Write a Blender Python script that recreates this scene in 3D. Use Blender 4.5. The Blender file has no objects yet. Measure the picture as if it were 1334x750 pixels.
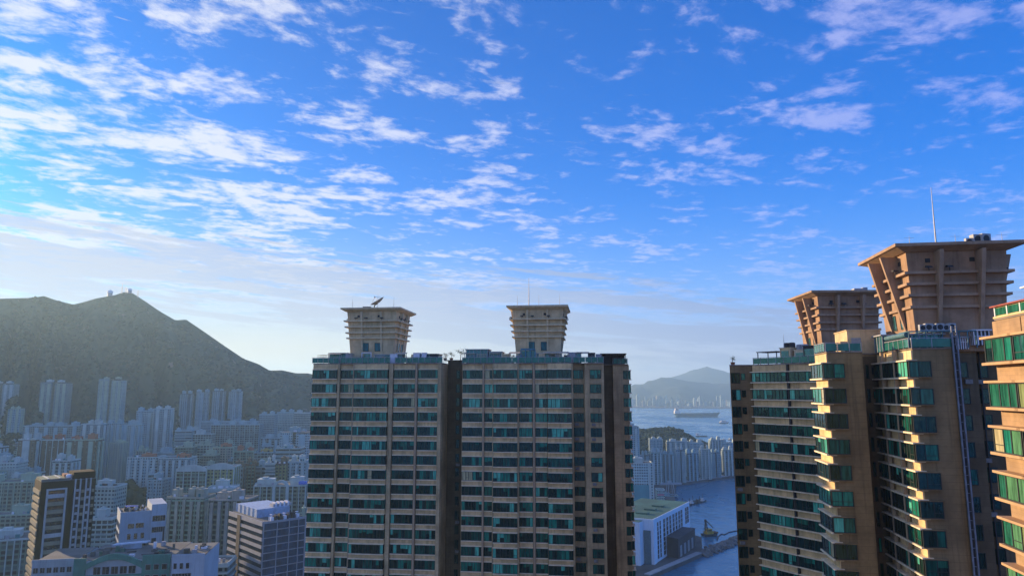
import bpy, math, random
from mathutils import Vector, noise
C = bpy.context.scene
COL = C.collection
R = math.radians
# ------------------------------------------------------------------ camera
H = 140.0                                   # eye height above the harbour
F = 900.0; CX = 667.0; CY = 375.0           # focal length and centre in photo pixels
TH = math.atan(133.0/900.0); ST = math.sin(TH); CT = math.cos(TH)
cam = bpy.data.cameras.new("camera"); cam.sensor_width = 36.0; cam.lens = 36.0*F/1334.0
cam.clip_start = 0.5; cam.clip_end = 60000.0
camo = bpy.data.objects.new("camera", cam); COL.objects.link(camo)
camo.location = (0, 0, H); camo.rotation_euler = (math.pi/2+TH, 0, 0)
C.camera = camo
# ------------------------------------------------------------------ light
SUN_AZ = R(-51); SUN_EL = R(10.5)            # azimuth from +Y, negative = to the west of the view
C.view_settings.view_transform = 'Standard'; C.view_settings.look = 'None'
C.view_settings.exposure = 0.90; C.view_settings.gamma = 1.0
C.view_settings.use_curve_mapping = False
C.cycles.use_denoising = True
C.cycles.max_bounces = 6; C.cycles.diffuse_bounces = 3; C.cycles.volume_bounces = 1
C.cycles.sample_clamp_indirect = 6.0
sun = bpy.data.lights.new("sun", 'SUN'); sun.energy = 5.0; sun.angle = R(0.6); sun.color = (1.0, 0.70, 0.41)
suno = bpy.data.objects.new("sun", sun); COL.objects.link(suno)
sd = Vector((math.sin(SUN_AZ)*math.cos(SUN_EL), math.cos(SUN_AZ)*math.cos(SUN_EL), math.sin(SUN_EL)))
suno.rotation_euler = sd.to_track_quat('Z', 'Y').to_euler(); suno.location = (-60, 20, 260)

class N:
    """tiny node-tree writer"""
    def __init__(s, nt): s.nt = nt; nt.nodes.clear()
    def __call__(s, t, ins=None, **kw):
        n = s.nt.nodes.new(t)
        for k, v in kw.items(): setattr(n, k, v)
        for k, v in (ins or {}).items():
            if isinstance(v, bpy.types.NodeSocket): s.nt.links.new(v, n.inputs[k])
            else: n.inputs[k].default_value = v
        return n
    def m(s, op, a, b=0.0, c=None, clamp=False):
        i = {0: a, 1: b}
        if c is not None: i[2] = c
        return s('ShaderNodeMath', i, operation=op, use_clamp=clamp).outputs[0]
    def ss(s, x, a, b, lo=0.0, hi=1.0):
        return s('ShaderNodeMapRange', {'Value': x, 'From Min': a, 'From Max': b, 'To Min': lo, 'To Max': hi}, interpolation_type='SMOOTHSTEP').outputs[0]
    def mix(s, f, a, b, mode='MIX'):
        n = s('ShaderNodeMix', data_type='RGBA', blend_type=mode)
        for idx, v in ((0, f), (6, a), (7, b)):
            if isinstance(v, bpy.types.NodeSocket): s.nt.links.new(v, n.inputs[idx])
            else: n.inputs[idx].default_value = v if idx == 0 else (*v[:3], 1)
        return n.outputs[2]
    def noise(s, vec, scale, detail=4, rough=0.55, dist=0.0, dim='3D'):
        return s('ShaderNodeTexNoise', {'Vector': vec, 'Scale': scale, 'Detail': detail, 'Roughness': rough, 'Distortion': dist}, noise_dimensions=dim).outputs[0]

SEED = 21.4
def sky():
    w = bpy.data.worlds.new("World"); C.world = w; w.use_nodes = True
    n = N(w.node_tree)
    st = n('ShaderNodeTexSky', sky_type='NISHITA', sun_disc=False, sun_elevation=SUN_EL, sun_rotation=SUN_AZ,
           altitude=100, air_density=1.0, dust_density=0.6, ozone_density=3.2)
    tint = n.mix(1.0, st.outputs[0], (0.57, 1.40, 2.80), 'MULTIPLY')
    hs = n('ShaderNodeHueSaturation', {'Hue': 0.5, 'Saturation': 1.25, 'Value': 1.0, 'Fac': 1.0, 'Color': tint}).outputs[0]
    d = n('ShaderNodeTexCoord').outputs['Generated']
    sp = n('ShaderNodeSeparateXYZ', {0: d})
    x, y, z = sp.outputs
    sunside = n('ShaderNodeVectorMath', {0: d, 1: tuple(sd)}, operation='DOT_PRODUCT').outputs['Value']
    lit = n.ss(sunside, 0.15, 0.95)
    hs = n('ShaderNodeVectorMath', {0: hs, 'Scale': n.ss(sunside, 0.0, 0.95, 0.93, 0.56)}, operation='SCALE').outputs[0]
    # dust and damp air close to the horizon: pale, warm under the sun, lilac away from it
    veil = n.mix(n.ss(sunside, 0.45, 0.97), (3.5, 4.7, 7.5), (6.5, 6.1, 5.1))
    col = n.mix(n.m('MULTIPLY', n.m('POWER', n.ss(z, 0.42, 0.0), 2.7), 0.85), hs, veil)
    col = n.mix(n.ss(z, 0.13, 0.0), col, n.mix(n.ss(sunside, 0.3, 0.9), (4.6, 4.6, 5.8), (7.2, 6.2, 4.8)))
    inv = n.m('DIVIDE', 1.0, n.m('MAXIMUM', n.m('ADD', z, 0.045), 0.02))
    px = n.m('MULTIPLY', x, inv); py = n.m('MULTIPLY', y, inv)
    # rows of puffs run a little across the view, so shear the layer
    pu = n.m('ADD', n.m('MULTIPLY', px, 0.86), n.m('MULTIPLY', py, 0.30))
    pv = n.m('SUBTRACT', n.m('MULTIPLY', py, 0.90), n.m('MULTIPLY', px, 0.38))
    v1 = n('ShaderNodeCombineXYZ', {0: pu, 1: n.m('MULTIPLY', pv, 1.1), 2: SEED}).outputs[0]
    warp = n('ShaderNodeTexNoise', {'Vector': v1, 'Scale': 2.2, 'Detail': 3.0})
    v2 = n('ShaderNodeVectorMath', {0: v1, 1: n('ShaderNodeVectorMath', {0: warp.outputs[1], 'Scale': 0.18}, operation='SCALE').outputs[0]}, operation='ADD').outputs[0]
    big = n.noise(v1, 0.50, 2, 0.5)
    clus = n.noise(v2, 2.9, 3, 0.5)
    puff = n.noise(v2, 10.5, 6, 0.60)
    west = n.ss(px, -2.6, 2.2, 0.066, 0.010)
    high = n.ss(z, 0.18, 0.50, 0.022, 0.0)
    dens = n.m('ADD', n.m('ADD', n.m('MULTIPLY', puff, 0.54), n.m('MULTIPLY', clus, 0.46)), n.m('ADD', n.m('MULTIPLY', n.m('SUBTRACT', big, 0.5), 0.26), n.m('ADD', west, high)))
    cov = n.ss(dens, 0.500, 0.672)
    thick = n.ss(dens, 0.58, 0.72)
    cov = n.m('MULTIPLY', cov, n.ss(z, 0.05, 0.19, 0.12, 1.0))
    cov = n.m('MULTIPLY', cov, n.ss(px, -1.4, 1.6, 0.92, 0.42))
    # the long grey-lilac bank of streaks low over the horizon
    az = n.m('ARCTAN2', x, y)
    wl = n.m('ADD', z, n.m('MULTIPLY', az, 0.085))
    vb = n('ShaderNodeCombineXYZ', {0: n.m('MULTIPLY', az, 4.2), 1: n.m('MULTIPLY', wl, 62.0), 2: 4.3}).outputs[0]
    vc = n('ShaderNodeCombineXYZ', {0: n.m('MULTIPLY', az, 22.0), 1: n.m('MULTIPLY', wl, 170.0), 2: 2.3}).outputs[0]
    band_ = n.ss(n.m('ABSOLUTE', n.m('SUBTRACT', wl, 0.108)), 0.025, 0.095, 0.100, -0.12)
    bn = n.m('ADD', n.m('MULTIPLY', n.noise(vb, 1.0, 4, 0.5, 0.6), 0.68), n.m('MULTIPLY', n.noise(vc, 1.0, 4, 0.62), 0.32))
    bk = n.ss(n.m('ADD', bn, band_), 0.515, 0.615)
    bk = n.m('MULTIPLY', bk, n.ss(az, -0.7, 0.75, 0.82, 0.62))
    # cloud light: sunlit white on the sun's side, lilac grey where the layer is thick and low
    bright = n.mix(lit, (5.9, 5.7, 9.0), (7.0, 7.1, 7.8))
    dark = n.mix(lit, (3.0, 3.8, 6.6), (5.0, 5.6, 7.2))
    lowd = n.ss(z, 0.06, 0.30, 0.9, 0.35)
    cc = n.mix(n.m('MULTIPLY', thick, lowd), bright, dark)
    out = n.mix(bk, n.mix(cov, col, cc), n.mix(lit, (2.1, 2.7, 4.7), (4.0, 4.4, 5.8)))
    bg = n('ShaderNodeBackground', {0: out, 1: 0.070})
    o = n('ShaderNodeOutputWorld'); w.node_tree.links.new(bg.outputs[0], o.inputs[0])
sky()
HAZE = 0.0001
# ------------------------------------------------------------------ helpers
def ray(px, py):
    """photo pixel -> (x/y, z/y) slopes of its ray"""
    b = (py-CY)/F
    dy = CT + b*ST
    return (px-CX)/F/dy, (ST - b*CT)/dy
def zat(py, Y): return H + ray(CX, py)[1]*Y
def ground(px, py, z=0.0):
    t, s = ray(px, py); Y = (z-H)/s
    return t*Y, Y
def pt(px, py, Y):
    t, s = ray(px, py); return Vector((t*Y, Y, H+s*Y))

class MB:
    def __init__(s): s.v = []; s.f = []; s.mi = []
    def hexa(s, p, m=0, skip=()):
        b = len(s.v); s.v += [tuple(q) for q in p]
        for i, f in enumerate(((0,3,2,1), (4,5,6,7), (0,1,5,4), (1,2,6,5), (2,3,7,6), (3,0,4,7))):
            if i in skip: continue
            s.f.append(tuple(b+k for k in f)); s.mi.append(m)
        return s
    def box(s, x0, x1, y0, y1, z0, z1, m=0, skip=()):
        return s.hexa([(x0,y0,z0),(x1,y0,z0),(x1,y1,z0),(x0,y1,z0),(x0,y0,z1),(x1,y0,z1),(x1,y1,z1),(x0,y1,z1)], m, skip)
    def fbox(s, fr, s0, s1, d0, d1, z0, z1, m=0, skip=()):
        """box on a facade frame: s along the face, d outwards"""
        q = [fr.p(s0,d1), fr.p(s1,d1), fr.p(s1,d0), fr.p(s0,d0)]
        return s.hexa([(a[0],a[1],z0) for a in q]+[(a[0],a[1],z1) for a in q], m, skip)
    def quad(s, a, b, c, d, m=0):
        k = len(s.v); s.v += [tuple(a), tuple(b), tuple(c), tuple(d)]; s.f.append((k,k+1,k+2,k+3)); s.mi.append(m); return s
    def prism(s, poly, z0, z1, m=0, top=None, bottom=True):
        n = len(poly); b = len(s.v)
        s.v += [(x,y,z0) for x,y in poly]+[(x,y,z1) for x,y in poly]
        for i in range(n):
            j = (i+1) % n; s.f.append((b+i,b+j,b+n+j,b+n+i)); s.mi.append(m)
        s.f.append(tuple(b+n+i for i in range(n))); s.mi.append(m if top is None else top)
        if bottom: s.f.append(tuple(b+n-1-i for i in range(n))); s.mi.append(m)
        return s
    def tube(s, a, b, r0, r1=None, n=8, m=0):
        r1 = r0 if r1 is None else r1
        a = Vector(a); b = Vector(b); ax = (b-a).normalized()
        u = ax.orthogonal().normalized(); w = ax.cross(u); k = len(s.v)
        for c, r in ((a, r0), (b, r1)):
            for i in range(n):
                t = 2*math.pi*i/n; s.v.append(tuple(c+(u*math.cos(t)+w*math.sin(t))*r))
        for i in range(n):
            j = (i+1) % n; s.f.append((k+i,k+j,k+n+j,k+n+i)); s.mi.append(m)
        s.f.append(tuple(k+n-1-i for i in range(n))); s.mi.append(m)
        s.f.append(tuple(k+n+i for i in range(n))); s.mi.append(m)
        return s
    def lathe(s, c, prof, n=16, m=0):
        k = len(s.v)
        for r, z in prof:
            for i in range(n):
                t = 2*math.pi*i/n; s.v.append((c[0]+r*math.cos(t), c[1]+r*math.sin(t), c[2]+z))
        for q in range(len(prof)-1):
            for i in range(n):
                j = (i+1) % n; s.f.append((k+q*n+i,k+q*n+j,k+(q+1)*n+j,k+(q+1)*n+i)); s.mi.append(m)
        return s
    def blob(s, c, r, rnd, m=0, squash=0.8, k=0.35):
        """uneven leaf clump: a jittered 20-face ball"""
        g = (1+5**.5)/2; b = len(s.v)
        for q in ((-1,g,0),(1,g,0),(-1,-g,0),(1,-g,0),(0,-1,g),(0,1,g),(0,-1,-g),(0,1,-g),(g,0,-1),(g,0,1),(-g,0,-1),(-g,0,1)):
            e = r/1.9*(1+rnd.uniform(-k, k)); s.v.append((c[0]+q[0]*e, c[1]+q[1]*e, c[2]+q[2]*e*squash))
        for f in ((0,11,5),(0,5,1),(0,1,7),(0,7,10),(0,10,11),(1,5,9),(5,11,4),(11,10,2),(10,7,6),(7,1,8),(3,9,4),(3,4,2),(3,2,6),(3,6,8),(3,8,9),(4,9,5),(2,4,11),(6,2,10),(8,6,7),(9,8,1)):
            s.f.append(tuple(b+i for i in f)); s.mi.append(m)
        return s
    def build(s, name, mats, parent=None, loc=None, smooth=False):
        me = bpy.data.meshes.new(name); me.from_pydata(s.v, [], s.f)
        mats = mats if isinstance(mats, (list, tuple)) else [mats]
        for q in mats: me.materials.append(q)
        me.polygons.foreach_set('material_index', s.mi)
        if smooth: me.polygons.foreach_set('use_smooth', [True]*len(s.f))
        me.update()
        o = bpy.data.objects.new(name, me); COL.objects.link(o)
        if parent: o.parent = parent
        if loc: o.location = loc
        return o
class Fr:
    """a facade frame in plan: origin, direction along the face, outward normal to the right-hand side looking along -n"""
    def __init__(s, o, d, n=None):
        L = math.hypot(*d); s.o = o; s.d = (d[0]/L, d[1]/L)
        s.n = n if n else (s.d[1], -s.d[0])
    def p(s, a, b): return (s.o[0]+s.d[0]*a+s.n[0]*b, s.o[1]+s.d[1]*a+s.n[1]*b)
def tag(o, label, cat, group=None, kind=None):
    if label: o['label'] = label
    if cat: o['category'] = cat
    if group: o['group'] = group
    if kind: o['kind'] = kind
    return o
def empty(name, loc, rz, label, cat, group=None):
    o = bpy.data.objects.new(name, None); COL.objects.link(o); o.location = loc; o.rotation_euler = (0,0,rz)
    o.empty_display_size = 2
    return tag(o, label, cat, group)
class Plan:
    """plan frame of a building: x along its front, y into it; phi turns the right end of the front towards the eye"""
    def __init__(s, px, Y, phi, py=512):
        s.t0 = ray(px, py)[0]; s.x = s.t0*Y; s.y = Y; s.phi = phi; s.c = math.cos(phi); s.s = math.sin(phi)
    def U(s, px, v=0.0, py=512):
        t = ray(px, py)[0]; return (t*(s.y+v*s.c)-s.x-v*s.s)/(s.c+t*s.s)
    def V(s, px, u=0.0, py=512):
        t = ray(px, py)[0]; return (s.x+u*s.c-t*(s.y-u*s.s))/(t*s.c-s.s)
    def local(s, x, y):
        dx, dy = x-s.x, y-s.y; return (dx*s.c-dy*s.s, dx*s.s+dy*s.c)
    def world(s, u, v, z=0): return Vector((s.x+u*s.c+v*s.s, s.y-u*s.s+v*s.c, z))
    def root(s, name, label, cat, group=None, z=0): return empty(name, (s.x, s.y, z), -s.phi, label, cat, group)

# ------------------------------------------------------------------ materials
MATS = {}
def mat(name, base, rough=0.7, var=0.25, scale=1.5, spec=0.35, metal=0.0, second=None, bump=0.0, streak=0.0, tiles=None):
    """plain surface with uneven tone, optional rain streaks (stretched down) and tile joints"""
    if name in MATS: return MATS[name]
    m = bpy.data.materials.new(name); m.use_nodes = True; n = N(m.node_tree)
    tc = n('ShaderNodeTexCoord').outputs['Object']
    f = n.noise(tc, scale, 5, 0.6)
    dark = tuple(c*(1-var) for c in base); lite = second if second else tuple(min(1, c*(1+var*0.8)) for c in base)
    col = n.mix(n.ss(f, 0.3, 0.7), dark, lite)
    if streak:
        mp = n('ShaderNodeMapping', {0: tc}); mp.inputs['Scale'].default_value = (1.6, 1.6, 0.07)
        st = n.ss(n.noise(mp.outputs[0], 1.2, 4, 0.65), 0.47, 0.72)
        col = n.mix(n.m('MULTIPLY', st, streak), col, tuple(c*0.38 for c in base))
    if tiles:
        sp = n('ShaderNodeSeparateXYZ', {0: tc})
        g = n.m('FRACT', n.m('DIVIDE', sp.outputs[2], tiles))
        line = n.m('LESS_THAN', g, 0.07)
        cell = n('ShaderNodeTexWhiteNoise', {'Vector': n('ShaderNodeVectorMath', {0: tc, 'Scale': 2.2}, operation='SCALE').outputs[0]}, noise_dimensions='3D')
        sn = n('ShaderNodeVectorMath', {0: n('ShaderNodeVectorMath', {0: tc, 1: (0.37,0.37,0.37)}, operation='SNAP').outputs[0]}, operation='ADD').outputs[0]
        wn = n('ShaderNodeTexWhiteNoise', {'Vector': sn}, noise_dimensions='3D')
        col = n.mix(n.m('MULTIPLY', wn.outputs[0], 0.22), col, tuple(c*0.5 for c in base))
        col = n.mix(n.m('MULTIPLY', line, 0.45), col, tuple(c*0.5 for c in base))
    b = n('ShaderNodeBsdfPrincipled', {'Base Color': col, 'Roughness': rough, 'Metallic': metal, 'Specular IOR Level': spec})
    if bump:
        bp = n('ShaderNodeBump', {'Height': n.noise(tc, scale*6, 4), 'Strength': bump, 'Distance': 0.05}); m.node_tree.links.new(bp.outputs[0], b.inputs['Normal'])
    o = n('ShaderNodeOutputMaterial'); m.node_tree.links.new(b.outputs[0], o.inputs[0])
    MATS[name] = m; return m
def glassmat(name, base, rough=0.06, ior=1.55, var=0.5, folds=2.2):
    """tinted pane with a drawn curtain or a dark room behind it"""
    m = bpy.data.materials.new(name); m.use_nodes = True; n = N(m.node_tree)
    tc = n('ShaderNodeTexCoord').outputs['Object']
    mp = n('ShaderNodeMapping', {0: tc}); mp.inputs['Scale'].default_value = (folds, folds, 0.25)
    f = n.noise(mp.outputs[0], 2.0, 3)
    g = n.noise(tc, 0.5, 2)
    col = n.mix(n.ss(f, 0.35, 0.65), tuple(c*(1-var) for c in base), tuple(min(1, c*(1+var)) for c in base))
    b = n('ShaderNodeBsdfPrincipled', {'Base Color': col, 'Roughness': rough, 'IOR': ior, 'Specular Tint': (0.45, 0.95, 0.95, 1)})
    bp = n('ShaderNodeBump', {'Height': g, 'Strength': 0.08, 'Distance': 0.3}); m.node_tree.links.new(bp.outputs[0], b.inputs['Normal'])
    o = n('ShaderNodeOutputMaterial'); m.node_tree.links.new(b.outputs[0], o.inputs[0])
    return m
tile_l = mat('sandy mosaic tile', (0.54, 0.41, 0.22), 0.75, 0.34, 0.22, tiles=0.725, streak=0.6)
tile = mat('brown mosaic tile', (0.275, 0.190, 0.085), 0.75, 0.34, 0.22, tiles=0.725, streak=0.55)
band = mat('light tan spandrel tile', (0.74, 0.54, 0.27), 0.7, 0.25, 0.35, tiles=0.36, streak=0.5)
slab = mat('painted concrete slab edge', (0.82, 0.70, 0.48), 0.75, 0.14, 0.8, streak=0.35)
crown_wall = mat('crown render', (0.66, 0.51, 0.285), 0.85, 0.22, 0.5, streak=0.45)
crown_fin = mat('crown fin render', (0.70, 0.56, 0.33), 0.85, 0.18, 0.5, streak=0.4)
crown_dark = mat('brown crown render', (0.37, 0.235, 0.14), 0.85, 0.22, 0.5, streak=0.45)
crown_dark_fin = mat('brown crown fin render', (0.40, 0.27, 0.17), 0.85, 0.18, 0.5, streak=0.4)
recess = mat('shade-toned recess tile', (0.15, 0.115, 0.065), 0.85, 0.3, 0.3, tiles=0.725, streak=0.4)  # wall tile darkened: shade of recesses and light wells put into the colour
pipe_m = mat('downpipe paint', (0.42, 0.31, 0.19), 0.6, 0.1, 1.0)
frame_m = mat('dark bronze window frame', (0.02, 0.03, 0.03), 0.5, 0.2, 2)
rail_m = mat('grey steel rail', (0.30, 0.33, 0.36), 0.45, 0.15, 2, metal=0.3)
roof_m = mat('roof screed', (0.25, 0.21, 0.17), 0.9, 0.3, 0.4)
white_m = mat('white painted metal', (0.72, 0.74, 0.76), 0.5, 0.1, 1)
dark_m = mat('dark painted steel', (0.035, 0.038, 0.04), 0.6, 0.2, 1)
grey_m = mat('galvanised grey', (0.33, 0.35, 0.37), 0.5, 0.2, 1, metal=0.2)
red_m = mat('red coping tile', (0.30, 0.055, 0.035), 0.6, 0.2, 2)
canvas_m = mat('canvas awning', (0.55, 0.47, 0.33), 0.9, 0.1, 2)
leaf_m = mat('planter leaves', (0.045, 0.075, 0.03), 0.7, 0.5, 3, second=(0.09, 0.12, 0.04))
bark_m = mat('planter bark', (0.09, 0.06, 0.04), 0.9, 0.2, 4)
pot_m = mat('terracotta planter', (0.30, 0.14, 0.08), 0.8, 0.2, 3)
G = [glassmat('dark room glass', (0.009, 0.026, 0.024)), glassmat('green black glass', (0.010, 0.030, 0.026)),
     glassmat('deep teal curtain glass', (0.010, 0.085, 0.062)), glassmat('teal curtain glass', (0.018, 0.20, 0.135), var=0.35),
     glassmat('pale teal curtain glass', (0.09, 0.44, 0.31), var=0.3), glassmat('green curtain glass', (0.02, 0.13, 0.08), var=0.4),
     glassmat('cream curtain glass', (0.45, 0.40, 0.22), var=0.2),
     glassmat('sunlight-toned green curtain glass', (0.085, 0.23, 0.11), var=0.35), glassmat('sunlight-toned lime curtain glass', (0.21, 0.26, 0.11), var=0.3)]  # last two: sunlight on the curtains put into the pane colour
GW = [26, 14, 16, 24, 14, 6, 1.4, 0, 0]
rail_glass = glassmat('green railing glass', (0.02, 0.13, 0.10), 0.08, 1.6, 0.2, 0.5)
room_glass = glassmat('conservatory glass', (0.03, 0.12, 0.13), 0.05, 1.8, 0.4, 0.7)

# ------------------------------------------------------------------ tower pieces
def window(parent, fr, s0, s1, z0, z1, p, rnd, weights=GW, ends=(True, True), panes=None, back=0.0):
    """one bay window: panes, mullions and rails projecting p from the wall"""
    b = MB(); L = s1-s0
    n = panes or max(1, round(L/0.72)); cuts = [s0]
    for i in range(1, n): cuts.append(s0+L*(i+rnd.uniform(-.22, .22))/n)
    cuts.append(s1); k = len(G)
    dull = rnd.random() < 0.14
    prev = None
    for i in range(n):
        m = rnd.choices(range(k), weights)[0]
        if prev is not None and rnd.random() < 0.3: m = prev
        if dull and m > 2: m = rnd.choice((0, 1, 2))
        prev = m; e = 0.045
        a, c = fr.p(cuts[i], p), fr.p(cuts[i+1], p)
        if m in (2, 3, 4, 5) and rnd.random() < 0.3:          # half drawn blind
            zc = z0+(z1-z0)*rnd.uniform(.35, .7); lo = rnd.choice((0, 1))
            b.quad((*a, z0), (*c, z0), (*c, zc), (*a, zc), 1+lo); b.quad((*a, zc), (*c, zc), (*c, z1), (*a, z1), 1+m)
        else: b.quad((*a, z0), (*c, z0), (*c, z1), (*a, z1), 1+m)
        if i: b.fbox(fr, cuts[i]-e, cuts[i]+e, p-.05, p+.04, z0, z1, 0)
        if rnd.random() < 0.25:
            zt = z0+(z1-z0)*0.3; b.fbox(fr, cuts[i]+.04, cuts[i+1]-.04, p-.02, p+.03, zt, zt+.05, 0)
    if p > 0.15:
        for q, sx in ((0, s0), (1, s1)):
            if not ends[q]: continue
            m = rnd.choices(range(k), weights)[0]
            a, c = (fr.p(sx, 0), fr.p(sx, p)) if q == 0 else (fr.p(sx, p), fr.p(sx, 0))
            b.quad((*a, z0), (*c, z0), (*c, z1), (*a, z1), 1+m)
    for sx in (s0, s1): b.fbox(fr, sx-.04, sx+.04, p-.06, p+.05, z0, z1, 0)
    b.fbox(fr, s0+.041, s1-.041, p-.06, p+.06, z0, z0+.07, 0); b.fbox(fr, s0+.041, s1-.041, p-.06, p+.06, z1-.07, z1, 0)
    return b.build('window', [frame_m]+G, parent)
class Tower:
    def __init__(s, plan, name, label, zw_top, hw, fh, nfl, seed):
        s.plan = plan; s.root = plan.root(name, label, 'residential tower'); s.w = MB()
        s.zt, s.hw, s.fh, s.n = zw_top, hw, fh, nfl; s.r = random.Random(seed); s.cand = []
    def bay(s, fr, s0, s1, p=0.0, ends=(True, True), spand=True, lip=0.2, side=None, weights=GW, inset=0.28, smat=1, gap=0.0, first=0, panes=None, extra=0.0):
        """a vertical stack of windows with slab edges and spandrel bands between them"""
        p = max(p, 0.06)
        for k in range(first, s.n):
            z1 = s.zt-k*s.fh; z0 = z1-s.hw
            s.cand.append(((s1-s0)*(0.5+0.5*abs(fr.n[1])), k, fr, s0, s1, z0, z1, p, ends, weights, panes))
            if spand:
                e = (0.1+lip) if side is None else side
                s.w.fbox(fr, s0-e, s1+e, -.3, p+lip, z1+.006, z1+.16, 2); s.w.fbox(fr, s0-e, s1+e, -.3, p+lip, z0-.18, z0-.006, 2)
                if k < s.n-1:
                    zb = z0-.18; zc = s.zt-(k+1)*s.fh+.16
                    s.w.fbox(fr, s0-.04+extra, s1+.04, -.3, max(p-inset, .05), zc+.003, zb-.003, smat)
        if spand and first == 0:
            s.w.fbox(fr, s0-.04, s1+.04, -.3, max(p-inset, .05), s.zt+.165, s.zt+1.18, smat)
    def hole(s, fr, s0, s1, weights=(60, 30, 6, 3, 0, 0, 0, 0, 0), dz0=0.0, dz1=0.0, hood=True, first=0, ac=0.0):
        """plain punched window stack, with a small hood and here and there an air conditioner below"""
        for k in range(first, s.n):
            z1 = s.zt-k*s.fh+dz1; z0 = s.zt-k*s.fh-s.hw+dz0
            s.cand.append(((s1-s0)*0.8, k, fr, s0, s1, z0, z1, 0.05, (False, False), weights, None))
            if hood: s.w.fbox(fr, s0-.1, s1+.1, -.2, .28, z1+.01, z1+.10, 0)
            if s.r.random() < ac: s.w.fbox(fr, s0+.2, s0+.95, .03, .5, z0-.7, z0-.22, 3)
    def finish(s, mats, keep=100):
        s.cand.sort(key=lambda c: -(c[0]-c[1]*0.012))
        rest = None
        for i, (_, k, fr, s0, s1, z0, z1, p, ends, wts, pn) in enumerate(s.cand):
            o = window(s.root, fr, s0, s1, z0, z1, p, s.r, wts, ends, pn)
            if i >= keep:
                if rest is None:
                    rest = ([], [], []); tmp = []
                b = len(rest[0]); me = o.data
                rest[0].extend(tuple(v.co) for v in me.vertices); rest[1].extend(tuple(b+q for q in f.vertices) for f in me.polygons); rest[2].extend(f.material_index for f in me.polygons)
                bpy.data.objects.remove(o); bpy.data.meshes.remove(me)
        if rest:
            m = MB(); m.v, m.f, m.mi = rest; o = m.build('window_rows', [frame_m]+G, s.root); o['kind'] = 'stuff'
        wall = s.w.build('wall', mats, s.root)
        return wall

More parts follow.
